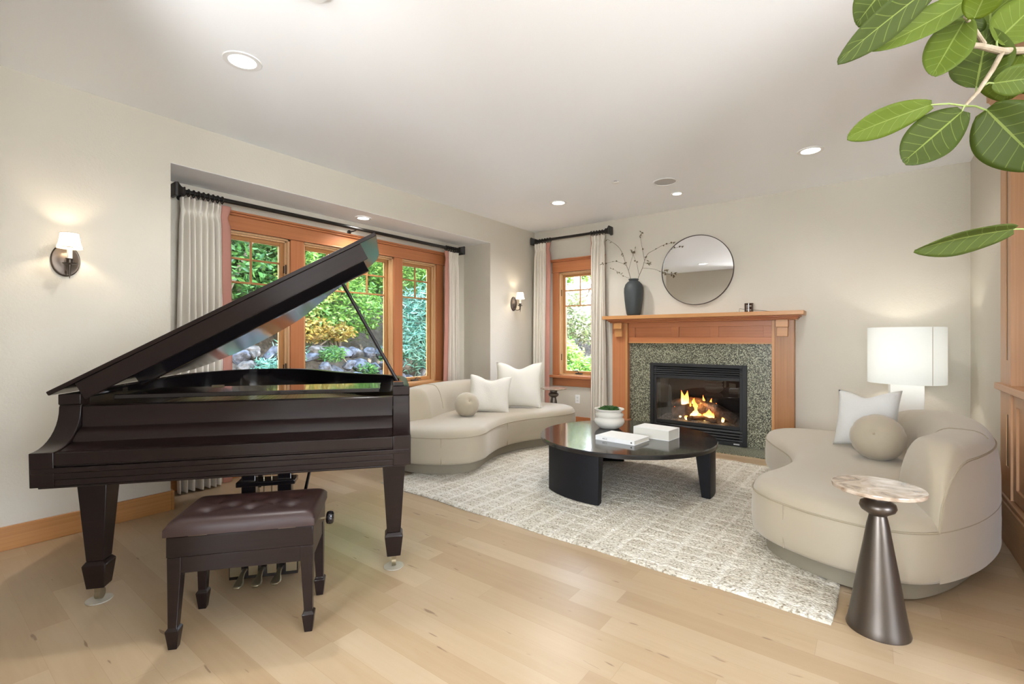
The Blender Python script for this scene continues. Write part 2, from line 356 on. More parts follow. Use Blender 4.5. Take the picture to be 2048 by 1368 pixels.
def added_ceiling_wash(x, y, az, el, power, label):  # unseen tripod lamp, added to brighten the ceiling
    t = thing('added_wash_lamp', label, 'added fill lamp', (x, y, 0)); h = 1.55
    MB().tube([(0, 0, .5), (0, 0, h-.06)], .014, 12).build('stand', m_black, t, smooth=True)
    for k in range(3): MB().tube([(0, 0, .62), (.38*math.cos(2.1*k), .38*math.sin(2.1*k), .012)], .010, 8).build('leg', m_black, t, smooth=True)
    d = Vector((math.cos(az)*math.cos(el), math.sin(az)*math.cos(el), math.sin(el))); q = d.to_track_quat('Z', 'Y')
    hd = MB().lathe([(.05, -.20), (.07, -.18), (.07, -.04), (.15, .03), (.145, .03), (.06, -.05), (.001, -.05)], n=32).build('reflector_head', m_black, t, smooth=True, loc=(0, 0, h)); hd.rotation_euler = q.to_euler()
    l = light('SPOT', 'added_wash_bulb', (0, 0, 0), power, (.97, .985, 1), (0, 0, 0), spot_size=R(92), spot_blend=1.0, shadow_soft_size=.14)
    l.parent = t; l.location = Vector((0, 0, h))+d*.08; l.rotation_euler = (-d).to_track_quat('Z', 'Y').to_euler()
added_ceiling_wash(-1.15, -.35, R(150), R(36), 105, 'unseen lamp on a tripod added left behind the camera to brighten the ceiling')
added_ceiling_wash(-.5, -.75, R(112), R(34), 70, 'unseen lamp on a tripod added straight behind the camera to brighten the ceiling')
added_ceiling_wash(.9, -.45, R(97), R(34), 130, 'unseen lamp on a tripod added right of the camera to brighten the ceiling')
t = thing('ceiling_speaker', 'round grey ceiling speaker beside the small accent light', 'speaker', (-1.616, 4.611, ZC))
MB().lathe([(.115, -.001), (.117, -.007), (.103, -.008), (.102, -.003)], n=48, cap0=False, cap1=False).build('bezel', m_white, t, smooth=True)
MB().lathe([(.102, -.004), (.05, -.005), (.001, -.005)], n=48).build('grille', m_grille, t)
t = thing('fire_sprinkler', 'tiny white concealed sprinkler cap in the ceiling left of the speaker', 'sprinkler', (-2.002, 4.317, ZC))
MB().lathe([(.018, 0), (.018, -.012)], n=24).build('neck', m_black, t, smooth=True)
MB().lathe([(.034, -.010), (.036, -.014), (.02, -.017), (.001, -.017)], n=32).build('cap', m_white, t, smooth=True)
t = thing('smoke_detector', 'white round detector on the ceiling at the top edge of the photo', 'smoke detector', (-1.95, 1.13, ZC))
MB().lathe([(.06, 0), (.062, -.012), (.055, -.03), (.02, -.034), (.001, -.034)], n=36).build('housing', m_white, t, smooth=True)
MB().lathe([(.0625, -.008), (.0635, -.010), (.0625, -.012)], n=36, cap0=False, cap1=False).build('vent_ring', m_grille, t)

# ------------------------------------------------------------------ wall sconces
def translucent(name, color, tr_w=.6, emit=0, ecol=(1, .9, .75)):
    m, nt, b = new_mat(name); setp(b, color=color, rough=.8, emit=ecol, estr=emit)
    o = nt.nodes['Material Output']; tn = nt.nodes.new('ShaderNodeBsdfTranslucent'); tn.inputs[0].default_value = (*color, 1)
    mx = nt.nodes.new('ShaderNodeMixShader'); mx.inputs[0].default_value = tr_w
    nt.links.new(b.outputs[0], mx.inputs[1]); nt.links.new(tn.outputs[0], mx.inputs[2]); nt.links.new(mx.outputs[0], o.inputs[0]); return m
m_shade = translucent('cream_lamp_shade', (.93, .90, .84), .30, .35, (1, .95, .86))
m_piping = M('shade_piping', (.42, .35, .26), .8)
m_candle = M('candle_sleeve', (.90, .88, .82), .4)
def sconce(y, label):
    t = thing('wall_sconce', label, 'wall lamp', (XL, y, 1.675))
    # oval backplate lying on the wall (thin along x)
    mb = MB(); n = 40
    prof = [(1.0, .001), (1.0, .006), (.93, .013), (.86, .012), (.5, .022), (.04, .026)]
    mb.rings([[(d, .068*s*math.cos(2*PI*i/n), .098*s*math.sin(2*PI*i/n)) for i in range(n)] for s, d in prof]).build('back_plate', m_bronze, t, smooth=True)
    k = .115
    mb = MB(); mb.tube(smooth_path([(.015, 0, -.062), (.045, 0, -.085), (.085, 0, -.088), (.112, 0, -.065), (k, 0, -.035)], 6), .0045, 8); mb.build('arm', m_bronze, t, smooth=True)
    MB().lathe([(.001, -.118), (.006, -.085), (.010, -.045), (.012, -.036), (.032, -.031), (.034, -.026), (.016, -.027), (.016, -.006), (.019, -.003), (.019, 0)], (k, 0, 0), 24).build('candle_cup', m_bronze, t, smooth=True)
    MB().lathe([(.0125, -.004), (.0125, .085)], (k, 0, 0), 20).build('candle_sleeve', m_candle, t, smooth=True)
    n = 48; sp_ = [(.061, .062), (.055, .078), (.050, .095), (.046, .12), (.042, .150)]
    sh = MB().rings([[(k+r*math.cos(2*PI*i/n), r*math.sin(2*PI*i/n), z) for i in range(n)] for r, z in sp_], cap0=False, cap1=False).build('lamp_shade', m_shade, t, smooth='all')
    pm = MB()
    for r, z in (sp_[0], sp_[-1]):
        pm.tube([(k+r*math.cos(2*PI*i/32), r*math.sin(2*PI*i/32), z) for i in range(33)], .0018, 6)
    for j in range(8):
        a = 2*PI*(j+.5)/8; pm.tube([(k+r*math.cos(a), r*math.sin(a), z) for r, z in sp_], .0013, 5)
    pm.build('piping', m_piping, sh)
    l = light('POINT', 'sconce_lamp', (k, 0, .105), 2.4, (1, .84, .62), shadow_soft_size=.012); l.parent = t
sconce(.655, 'candle wall sconce with cream shade on the wall left of the piano')
sconce(5.19, 'candle wall sconce with cream shade in the far corner beside the back window curtain')

# ------------------------------------------------------------------ curtains and rods
m_curt, nt, b = new_mat('cream_curtain_cloth'); setp(b, color=(.80, .745, .655), rough=.9, sheen=.2)
m_band = M('dusty_rose_curtain_band', (.50, .24, .19), .85, bump=(300, .3, .001))
def curtain(label, axis, plane, u0, u1, z0, z1, folds, band_side, seed, amp=.032, group=None, lean=0.0, bw=.072):
    """hangs on a rod; axis 0: runs along y at x=plane, room on +x; axis 1: runs along x at y=plane, room on -y"""
    rnd = random.Random(seed); t = thing('curtain', label, 'curtain', (plane, (u0+u1)/2, z0) if axis == 0 else ((u0+u1)/2, plane, z0), 0, group)
    n = folds*10; ph = [rnd.uniform(-.5, .5) for _ in range(folds+2)]; am = [rnd.uniform(.75, 1.2) for _ in range(folds+2)]
    zs = [z0, z0+.05, z0+.3, z0+.8, z0+1.3, z1-.5, z1-.3, z1-.17, z1-.13, z1-.105, z1-.09, z1-.06, z1-.02, z1]
    H_ = z1-z0
    def P(u, d, z): return (plane+d, u, z) if axis == 0 else (u, plane-d, z)
    def prof(i, z):
        s = i/n; q = (z-z0)/H_
        a = amp*am[int(s*folds)]*(1-.35*q)
        pin = math.exp(-((z-(z1-.10))/.035)**2)
        a *= (1-.75*pin)
        spread = 1+.10*(1-q) - .05*pin
        mid = (u0+u1)/2; u = mid+((u0+(u1-u0)*s)-mid)*spread + .006*math.sin(5*q+s*9+seed)
        w_ = math.sin(2*PI*s*folds+ph[int(s*folds)]*.3*math.sin(2*q+s*4))
        return u, a*math.copysign(abs(w_)**.6, w_)+.012*math.sin(3*q+7*s+seed)+lean*(1-q)
    mb = MB(t.location); rows = [[mb.v(P(*prof(i, z), z)) for i in range(n+1)] for z in zs]
    for a, b_ in zip(rows, rows[1:]):
        for i in range(n): mb.f([a[i], a[i+1], b_[i+1], b_[i]])
    o = mb.build('panel', m_curt, t, smooth='all'); sd = o.modifiers.new('cloth', 'SOLIDIFY'); sd.thickness = .004; sd.offset = 0
    o.modifiers.new('s', 'SUBSURF').levels = 1; o.modifiers['s'].render_levels = 1
    # edge band sewn on the side next to the glass
    if band_side:
        mb = MB(t.location); i = n if band_side > 0 else 0; rows = []
        for z in zs:
            u, d = prof(i, z); r_ = []
            for k in range(7):
                s = k/6; r_.append(mb.v(P(u+band_side*(bw*s*(1-.25*math.exp(-((z-(z1-.1))/.05)**2))), d+.010*math.sin(PI*s)+.002, z)))
            rows.append(r_)
        for a, b_ in zip(rows, rows[1:]):
            for i in range(6): mb.f([a[i], a[i+1], b_[i+1], b_[i]])
        o = mb.build('edge_band', m_band, t, smooth='all'); sd = o.modifiers.new('cloth', 'SOLIDIFY'); sd.thickness = .005; sd.offset = 0
    return t
def rod(label, axis, plane, u0, u1, z, rings, bracket_us, rad=.018, wallp=None):
    t = thing('curtain_rod', label, 'curtain rod', (plane, u0, z) if axis == 0 else (u0, plane, z))
    def P(u, d, zz): return (plane+d, u, zz) if axis == 0 else (u, plane-d, zz)
    MB(t.location).tube([P(u0+.05, 0, z), P(u1-.05, 0, z)], rad, 16).build('pole', m_black, t, smooth=True)
    for u, s in ((u0, 1), (u1, -1)):   # square flared finials
        pr = [(.0, .050), (.018, .054), (.030, .044), (.045, .032), (.060, .026), (.066, .031), (.074, .031), (.078, .020)]
        MB(t.location).rings([[P(u+s*k, a*h, z+b_*h) for a, b_ in ((-1, -1), (1, -1), (1, 1), (-1, 1))] for k, h in pr]).build('finial', m_black, t, bevel=.002)
    for u in rings:
        mb = MB(t.location); k = 20; mb.rings([[P(u+.005*math.cos(2*PI*j/8), (rad+.009+.005*math.sin(2*PI*j/8))*math.cos(2*PI*i/k), z-.004+(rad+.009+.005*math.sin(2*PI*j/8))*math.sin(2*PI*i/k)) for j in range(8)] for i in range(k)]+[[P(u+.005*math.cos(2*PI*j/8), rad+.009+.005*math.sin(2*PI*j/8), z-.004) for j in range(8)]], cap0=False, cap1=False)
        mb.tube([P(u, 0, z-.026), P(u, 0, z-.042)], .0025, 6); mb.build('ring', m_black, t, smooth=True)
    for u in bracket_us:
        mb = MB(t.location); mb.tube([P(u, -.004, z-.018), P(u, -.05, z-.022), P(u, wallp, z-.022)], .006, 8)
        mb.tube([P(u, wallp+.001, z-.022), P(u, wallp+.008, z-.022)], .022, 16); mb.build('bracket', m_black, t, smooth=True)
    return t
def lin(a, b, n): return [a+(b-a)*i/(n-1) for i in range(n)]
rod('long black curtain rod with square finials under the soffit of the large window', 0, -4.245, 1.315, 4.525, 2.338, lin(1.42, 1.66, 8)+lin(4.23, 4.42, 6), (1.40, 2.93, 4.44), wallp=-.13)
curtain('cream pleated curtain with rose edge, left of the large window behind the piano', 0, -4.26, 1.36, 1.665, .006, 2.295, 7, 1, 3, .060)
curtain('cream pleated curtain with rose edge, right end of the large window behind the sofa', 0, -4.26, 4.27, 4.46, .006, 2.295, 5, -1, 5, .055)
rod('short black curtain rod with square finials above the small back window', 1, 5.60, -3.885, -2.655, 2.585, lin(-3.80, -3.58, 6)+lin(-2.94, -2.74, 6), (-3.83, -2.70), wallp=-.099)
curtain('cream pleated curtain with rose edge in the corner left of the small back window', 1, 5.60, -3.835, -3.655, .006, 2.545, 5, 1, 7, .050)
curtain('cream pleated curtain with rose edge between the small back window and the fireplace', 1, 5.60, -2.925, -2.745, .006, 2.545, 5, -1, 11, .050, bw=.018)

# ------------------------------------------------------------------ fireplace
m_blackmetal = M('black_stove_metal', (.010, .010, .011), .55)
m_dark = M('firebox_interior', (.018, .017, .016), .85)
fs = thing('fireplace_surround', 'speckled grey green granite surround and hearth around the gas fireplace', 'fireplace surround', (-1.63, YB, 0))
mb = MB(fs.location); gy = 5.672
mb.box(-2.435, -2.165, gy, YB-.001, .012, 1.157).box(-1.082, -.838, gy, YB-.001, .012, 1.157).box(-2.165, -1.082, gy, YB-.001, .905, 1.157)
mb.build('facing', m_granite, fs)
mb = MB(fs.location); mb.box(-2.45, -.79, 5.27, gy, .0008, .0095); mb.build('hearth_slab', m_granite, fs)
g = thing('gas_fireplace', 'black gas fireplace insert with glass front, logs and burning flames', 'fireplace', (-1.63, 5.66, .012))
A0, A1 = -2.165, -1.082
mb = MB(g.location); fy0, fy1 = 5.645, YB
mb.box(A0, A0+.045, fy0, fy1, .012, .905).box(A1-.045, A1, fy0, fy1, .012, .905).box(A0+.045, A1-.045, fy0, fy1, .868, .905).box(A0+.045, A1-.045, fy0, fy1, .012, .055)
mb.box(A0+.045, A0+.075, fy0+.012, fy1, .055, .868).box(A1-.075, A1-.045, fy0+.012, fy1, .055, .868).box(A0+.075, A1-.075, fy0+.012, fy1, .185, .225).box(A0+.075, A1-.075, fy0+.012, fy1, .725, .765)
mb.build('frame', m_blackmetal, g, bevel=.003)
for k, (za, zb, n) in enumerate(((.768, .868, 4), (.058, .185, 4))):
    mb = MB(g.location)
    for i in range(n):
        z = za+(zb-za)*(i+.15)/n; h = (zb-za)/n*.62
        mb.rings([[(x, fy0+.004, z), (x, fy0+.018, z+h), (x, fy0+.030, z+h), (x, fy0+.016, z)] for x in (A0+.046, A1-.046)])
    mb.build('louvre', m_blackmetal, g)
mb = MB(g.location); X0, X1, Y1 = FX0+.0, FX1, 6.12
for bx in ((X0-.02, X0, fy1-.0, Y1, .10, .86), (X1, X1+.02, fy1, Y1, .10, .86), (X0, X1, Y1, Y1+.02, .10, .86), (X0, X1, fy1-.0, Y1, .84, .86), (X0, X1, fy1, Y1, .10, .12), (X0-.02, X0, fy0+.03, fy1, .185, .77), (X1, X1+.02, fy0+.03, fy1, .185, .77)): mb.box(*bx)
mb.box(A0+.046, A1-.046, fy1-.004, fy1+.02, .013, .19).box(A0+.046, A1-.046, fy1-.004, fy1+.02, .765, .868).build('firebox', m_dark, g)
m_fglass, nt, b = new_mat('fireplace_glass'); nt.nodes.remove(b); o_ = nt.nodes['Material Output']
tr = nt.nodes.new('ShaderNodeBsdfTransparent'); gl = nt.nodes.new('ShaderNodeBsdfGlossy'); gl.inputs['Roughness'].default_value = .015; tr.inputs[0].default_value = (.93, .93, .93, 1)
mx = nt.nodes.new('ShaderNodeMixShader'); fr = nt.nodes.new('ShaderNodeFresnel'); fr.inputs['IOR'].default_value = 1.75
nt.links.new(fr.outputs[0], mx.inputs[0]); nt.links.new(tr.outputs[0], mx.inputs[1]); nt.links.new(gl.outputs[0], mx.inputs[2]); nt.links.new(mx.outputs[0], o_.inputs[0])
MB(g.location).box(A0+.075, A1-.075, fy0+.020, fy0+.024, .225, .725).build('glass_panel', m_fglass, g)
m_log = M('charred_log', (.20, .13, .085), .9, bump=(22, 1.0, .03), var=(9, (.035, .028, .025)))
m_ember = M('ember_gravel', (.10, .09, .09), .95, bump=(60, 1, .02), var=(70, (.35, .33, .33)))
mb = MB(g.location); rnd = random.Random(4)
nx, ny = 40, 16; rows = [[mb.v((X0+(X1-X0)*i/nx, 5.71+.36*j/ny, .215+.03*j/ny+rnd.uniform(-.006, .008))) for i in range(nx+1)] for j in range(ny+1)]
for a, b_ in zip(rows, rows[1:]):
    for i in range(nx): mb.f([a[i], a[i+1], b_[i+1], b_[i]])
mb.build('ember_bed', m_ember, g)
def log_(p0, p1, r, seed):
    rnd = random.Random(seed); p0 = Vector(p0); p1 = Vector(p1); k = 12; pts = []; rad = []
    for i in range(k+1):
        s = i/k; p = p0.lerp(p1, s)+Vector((0, rnd.uniform(-.004, .004), .02*math.sin(PI*s)+rnd.uniform(-.004, .004))); pts.append(p); rad.append(r*(.85+.15*math.sin(PI*s))*rnd.uniform(.93, 1.07))
    MB(g.location).tube(pts, rad, 14).build('log', m_log, g, smooth=True)
log_((-1.93, 5.80, .30), (-1.50, 5.84, .36), .075, 1); log_((-1.86, 5.95, .33), (-1.33, 5.93, .30), .066, 2)
log_((-1.62, 5.86, .42), (-1.22, 5.80, .27), .060, 3); log_((-1.98, 5.90, .40), (-1.60, 5.98, .44), .042, 4); log_((-1.75, 5.77, .25), (-1.42, 5.77, .25), .03, 6)
def flame_material():
    m, nt, b = new_mat('flame'); N = nt.nodes.new; L = nt.links.new; nt.nodes.remove(b); out = nt.nodes['Material Output']
    t = N('ShaderNodeTexCoord'); s = N('ShaderNodeSeparateXYZ'); L(t.outputs['Generated'], s.inputs[0])
    r = N('ShaderNodeValToRGB'); e = r.color_ramp.elements; e[0].position = .0; e[0].color = (1, .62, .22, 1); e[1].position = 1; e[1].color = (.9, .10, .01, 1); x = e.new(.5); x.color = (1, .34, .05, 1); L(s.outputs['Z'], r.inputs[0])
    em = N('ShaderNodeEmission'); em.inputs['Strength'].default_value = 7; L(r.outputs[0], em.inputs[0]); tr = N('ShaderNodeBsdfTransparent')
    lw = N('ShaderNodeLayerWeight'); lw.inputs['Blend'].default_value = .35; mr = N('ShaderNodeMapRange'); L(lw.outputs['Facing'], mr.inputs['Value']); mr.inputs['From Min'].default_value = .25; mr.inputs['From Max'].default_value = .95
    mx = N('ShaderNodeMixShader'); L(mr.outputs[0], mx.inputs[0]); L(em.outputs[0], mx.inputs[1]); L(tr.outputs[0], mx.inputs[2]); L(mx.outputs[0], out.inputs[0]); return m
m_flame = flame_material()
def flame(x, y, z, h, w_, seed):
    rnd = random.Random(seed); k = 14; ph = rnd.uniform(0, 6); rs = []
    for i in range(k+1):
        s = i/k; r = w_*(math.sin(PI*min(1, s*.62+.22)))**1.3*(1-s**2.2)+.0006
        cx = x+.25*h*math.sin(3.1*s+ph)*s*.5; rs.append([(cx+r*math.cos(2*PI*j/12), y+.6*r*math.sin(2*PI*j/12), z+h*s) for j in range(12)])
    MB(g.location).rings(rs).build('flame', m_flame, g, smooth='all')
for i, (x, z, h, w_) in enumerate(((-1.80, .37, .20, .045), (-1.67, .25, .24, .055), (-1.52, .25, .13, .06), (-1.83, .40, .17, .030), (-1.78, .38, .11, .022), (-1.70, .39, .10, .025), (-1.60, .38, .09, .02), (-1.70, .25, .20, .035), (-1.63, .24, .13, .045), (-1.55, .24, .10, .040), (-1.50, .36, .14, .022),
        (-1.90, .27, .11, .018), (-1.84, .25, .07, .016), (-1.40, .30, .10, .014), (-1.36, .24, .10, .018), (-1.47, .26, .08, .02), (-1.58, .40, .13, .016), (-1.76, .23, .07, .03), (-1.44, .37, .08, .012))):
    flame(x, 5.78 if z < .3 else 5.85, z, h, w_, i)
light('POINT', 'fire_glow', (-1.62, 5.78, .40), 9, (1, .45, .14), shadow_soft_size=.08)
MB(g.location).box(-1.215, -1.155, fy0-.002, fy0+.002, .028, .040).build('badge', M('badge_metal', (.6, .6, .62), .4), g)

# mantel
mt = thing('fireplace_mantel', 'honey coloured craftsman wood mantel with shelf and pilasters around the fireplace', 'mantel', (-1.63, YB, 0))
SX0, SX1 = -2.725, -.535
MB(mt.location).box(SX0, SX1, 5.475, YB-.001, 1.438, 1.482).build('shelf', FIRL[0], mt, bevel=.004)
mb = MB(mt.location); prof = [(5.515, 1.438), (5.515, 1.425), (5.535, 1.418), (5.548, 1.408), (5.552, 1.398), (5.60, 1.396), (5.60, 1.438)]
mb.box(SX0+.04, SX1-.04, 5.515, YB-.001, 1.422, 1.438).box(SX0+.055, SX1-.055, 5.535, YB-.001, 1.408, 1.422).box(SX0+.07, SX1-.07, 5.552, YB-.001, 1.394, 1.408)
mb.build('crown_moulding', FIR[0], mt, bevel=.006)
MB(mt.location).box(-2.435, -.835, 5.655, YB-.001, 1.157, 1.394).build('frieze', FIR[0], mt)
mb = MB(mt.location); mb.box(-2.435, -.835, 5.634, 5.656, 1.157, 1.215).box(-2.435, -.835, 5.634, 5.656, 1.335, 1.394)
for a, b_ in ((-2.435, -2.35), (-1.90, -1.81), (-1.46, -1.37), (-.92, -.835)): mb.box(a, b_, 5.634, 5.656, 1.215, 1.335)
mb.build('frieze_frame', FIR[0], mt, bevel=.002)
MB(mt.location).box(-2.435, -.835, 5.632, 5.672, 1.142, 1.157).build('bead', FIRL[0], mt)
for a, b_, nm in ((-2.64, -2.435, 0), (-.835, -.63, 1)):
    MB(mt.location).box(a, b_, 5.60, YB-.001, .19, 1.394).build('pilaster', FIR[2] if nm == 0 else PIL, mt, bevel=.003)
    MB(mt.location).box(a-.012, b_+.012, 5.585, YB-.001, .0005, .175).box(a-.018, b_+.018, 5.578, YB-.001, .165, .19).build('plinth', FIR[0], mt, bevel=.004)
    c = (a+b_)/2
    MB(mt.location).box(b_-.028 if nm == 0 else a, b_+.0005 if nm == 0 else a+.028, 5.594, 5.601, .19, 1.394).build('edge_strip', FIRL[2], mt, bevel=.002)
    MB(mt.location).box(c-.055, c+.055, 5.525, 5.60, 1.318, 1.394).box(c-.049, c+.049, 5.552, 5.60, 1.222, 1.318).build('corbel', FIRL[0], mt, bevel=.003)

# ------------------------------------------------------------------ things on the mantel
m_vase = M('matte_charcoal_ceramic', (.040, .048, .050), .55, bump=(14, .25, .004))
v = thing('vase', 'tall dark charcoal ceramic vase at the left end of the mantel', 'vase', (-2.345, 5.575, 1.482))
pr = [(.072, 0), (.085, .02), (.098, .10), (.110, .20), (.117, .29), (.115, .34), (.100, .385), (.075, .415), (.055, .428), (.052, .434), (.060, .438), (.062, .452), (.056, .455), (.045, .452), (.042, .40)]
MB().lathe(pr, n=48, cap1=True).build('body', m_vase, v, smooth='all')
m_twig = M('dark_twig', (.085, .06, .038), .8); m_bud = M('dried_bud', (.16, .12, .07), .8); m_dleaf = M('dried_leaf', (.14, .13, .07), .8)
fwd = Vector((-math.sin(R(37.2)), math.cos(R(37.2)), 0)); rgt = Vector((math.cos(R(37.2)), math.sin(R(37.2)), 0))
def ray(px, py): return fwd+rgt*((px-1024)/948)+Vector((0, 0, (677-py)/948))
def aty(px, py, y):
    d = ray(px, py); t_ = y/d.y; return Vector((d.x*t_, y, 1.2+d.z*t_))
def atz(px, py, z):
    d = ray(px, py); t_ = (z-1.2)/d.z; return Vector((d.x*t_, d.y*t_, z))
def atd(px, py, dep): return Vector((0, 0, 1.2))+ray(px, py)*dep
br = thing('branch_arrangement', 'dry budding branches standing in the charcoal vase', 'branches', (-2.345, 5.575, 1.50))
def zz(x, y): return 1180+x/6.84, 440+y/6.84
rnd = random.Random(8)
BR = [[(605, 1000), (560, 820), (525, 690), (485, 590), (440, 450), (375, 355), (240, 262)], [(500, 625), (420, 585), (340, 568), (230, 588), (160, 605)],
      [(560, 800), (520, 790), (440, 755), (350, 690), (298, 668)], [(528, 690), (560, 570), (592, 460), (585, 420)], [(668, 745), (640, 600), (595, 480), (615, 400)],
      [(610, 1000), (652, 815), (720, 650), (745, 560), (790, 465), (900, 400), (1010, 340), (1170, 298)], [(745, 555), (722, 430), (690, 235), (706, 170)],
      [(720, 658), (820, 665), (900, 680), (985, 715), (1045, 745)], [(745, 585), (790, 600), (812, 570)], [(985, 712), (1048, 690)]]
for k, pl in enumerate(BR):
    y0 = 5.575; ys_ = lin(y0, y0+(-.05 if k % 2 else .05)*(1 if k else 0), len(pl))
    pts = smooth_path([aty(*zz(*p), yy) for p, yy in zip(pl, ys_)], 5)
    w_ = .0032 if k in (0, 5) else .0020
    MB(br.location).tube(pts, [w_*(1-.5*i/len(pts)) for i in range(len(pts))], 6).build('twig', m_twig, br, smooth=True)
    mb = MB(br.location); ml = MB(br.location)
    for _ in range(5 if k in (0, 5) else 4):
        p = pts[int(len(pts)*rnd.uniform(.35, .98))]+Vector((rnd.uniform(-.012, .012), rnd.uniform(-.01, .01), rnd.uniform(-.012, .012)))
        mb.ball(p, rnd.uniform(.006, .011), 8, 6)
    mb.build('bud', m_bud, br, smooth='all')
    for _ in range(3):
        p = pts[-1] if _ == 0 else pts[int(len(pts)*rnd.uniform(.5, .98))]; a = rnd.uniform(0, 2*PI); d = Vector((math.cos(a), rnd.uniform(-.3, .3), math.sin(a)))*rnd.uniform(.03, .045); s_ = Vector((-d.z, .004, d.x))*.16
        ml.rings([[p, p+Vector((0, .001, 0)), p+Vector((.0005, .0005, 0))], [p+d*.5+s_, p+d*.5+Vector((0, .002, 0)), p+d*.5-s_], [p+d, p+d*1.01+Vector((0, .001, 0)), p+d*.99]])
    ml.build('leaf', m_dleaf, br)
c_ = thing('candle', 'small dark amber candle jar with white lettering on the mantel', 'candle', (-1.045, 5.56, 1.482))
MB().lathe([(.040, 0), (.044, .004), (.044, .094), (.041, .094), (.040, .075), (.001, .075)], n=36).build('jar', M('smoky_amber_glass', (.045, .022, .012), .12, coat=.5), c_, smooth=True)
m_lab = M('pale_print', (.75, .72, .68), .7)
mb = MB(); n_ = 10
for za, a0, a1 in ((.060, -.6, .55), (.040, -.55, -.25), (.038, -.05, .05), (.020, -.55, -.15), (.020, 0, .12), (.018, .2, .5)):
    base = math.atan2(-5.56, 1.045)
    rs = [[((.0444+d)*math.cos(base+a0+(a1-a0)*i/n_), (.0444+d)*math.sin(base+a0+(a1-a0)*i/n_), z) for z, d in ((za, 0), (za+.005, 0), (za+.005, .0004), (za, .0004))] for i in range(n_+1)]
    mb.rings(rs)
mb.build('print', m_lab, c_)
sn = thing('wick_trimmer', 'thin bent metal candle tool lying behind the candle jar', 'candle tool', (-1.04, 5.62, 1.482))
pts = [aty(1473, 624, 5.63), aty(1478, 625, 5.63), aty(1479, 617.5, 5.63), aty(1489, 618.5, 5.63), aty(1540, 623.5, 5.60)]
pts = [Vector((p.x, p.y, max(p.z, 1.4855))) for p in pts]
MB(sn.location).tube(pts, .0022, 8).build('wire_handle', m_bronze, sn, smooth=True)
MB(sn.location).box(pts[0].x-.012, pts[1].x, 5.62, 5.64, 1.4824, 1.487).build('blade', m_bronze, sn)

# round mirror
mi = thing('round_mirror', 'large round wall mirror with thin dark frame above the mantel', 'mirror', (-1.623, YB-.003, 1.996))
def ringy(mb, prof, n=96): return mb.rings([[(r*math.cos(2*PI*i/n), y, r*math.sin(2*PI*i/n)) for i in range(n)] for r, y in prof])
m_mirror = M('mirror_silver', (.93, .93, .93), .0, metal=1.0)
ringy(MB(), [(.40, -.001), (.406, -.004), (.406, -.026), (.402, -.028), (.399, -.026), (.399, -.012), (.35, -.0118)]).build('frame', M('thin_dark_frame', (.06, .05, .045), .4, metal=.5), mi, smooth=True)
ringy(MB(), [(.3988, -.0125), (.3988, -.0185)]).build('glass', m_mirror, mi)
t = thing('power_outlet', 'white wall outlet below the small back window', 'outlet', (-3.20, YB, .373))
MB().box(-.036, .036, -.006, 0, -.058, .058).build('cover_plate', m_white, t, bevel=.003)
for dz in (-.021, .021): MB().box(-.016, .016, -.008, -.005, dz-.014, dz+.014).build('socket', M('outlet_face', (.70, .70, .69), .4), t, bevel=.002)
t = thing('power_outlet', 'white wall outlet on the right wall beside the built-in cabinet', 'outlet', (XR, 4.36, .36))
MB().box(-.006, 0, -.036, .036, -.058, .058).build('cover_plate', m_white, t, bevel=.003)

# ------------------------------------------------------------------ built-in cabinet on the right wall
m_slot = M('slot_dark_olive', (.13, .075, .02), .5)
cb = thing('built_in_cabinet', 'tall built-in wooden bookcase cabinet at the right edge of the photo', 'cabinet', (.66, 3.2, 0))
cx0, cxb, cy0, cy1 = .640, 1.10, 2.32, 4.20
def slot_panel(y0, y1, z0, z1, sy0, sy1, sz0, sz1, name):
    mb = MB(cb.location); x0, x1 = cx0, cx0+.03
    mb.box(x0, x1, y0, sy0, z0, z1).box(x0, x1, sy1, y1, z0, z1).box(x0, x1, sy0, sy1, z0, sz0).box(x0, x1, sy0, sy1, sz1, z1)
    st_o = mb.build(name, CAB[2], cb)
    MB(cb.location).box(x0+.004, x1, sy0+.0005, sy1-.0005, sz0+.0005, sz1-.0005).build('slot_inset', m_slot, st_o)  # darker olive strip filling the slot
slot_panel(3.93, cy1, .925, 2.60, 4.000, 4.055, 1.07, 2.20, 'stile')
slot_panel(3.93, cy1, .26, .885, 3.985, 4.045, .44, .75, 'stile')
mb = MB(cb.location); mb.box(cx0+.03, cxb, cy1-.03, cy1, 0, 2.72).box(cx0+.03, cxb, 3.931, 3.951, .925, 2.60).box(cx0+.03, cxb, 2.32, 2.35, 0, 2.72).box(cxb-.02, cxb, 2.35, cy1-.03, 0, 2.72)
mb.build('carcass', CAB[2], cb)
MB(cb.location).box(cx0-.025, cxb-.02, 2.32, cy1+.025, .885, .925).build('counter', CAB[1], cb, bevel=.004)
MB(cb.location).box(cx0-.02, cxb, 2.32, cy1+.02, .0005, .235).box(cx0-.012, cxb, 2.32, cy1+.012, .235, .26).build('plinth', CAB[1], cb, bevel=.004)
mb = MB(cb.location); pr = [(cx0, 2.60), (cx0-.015, 2.605), (cx0-.018, 2.635), (cx0-.05, 2.69), (cx0-.06, 2.695), (cx0-.06, 2.735), (cx0+.05, 2.735), (cx0+.05, 2.60)]
mb.rings([[(x, y, z) for x, z in pr] for y in (2.32, cy1+.02)]); mb.build('cornice', CAB[1], cb)
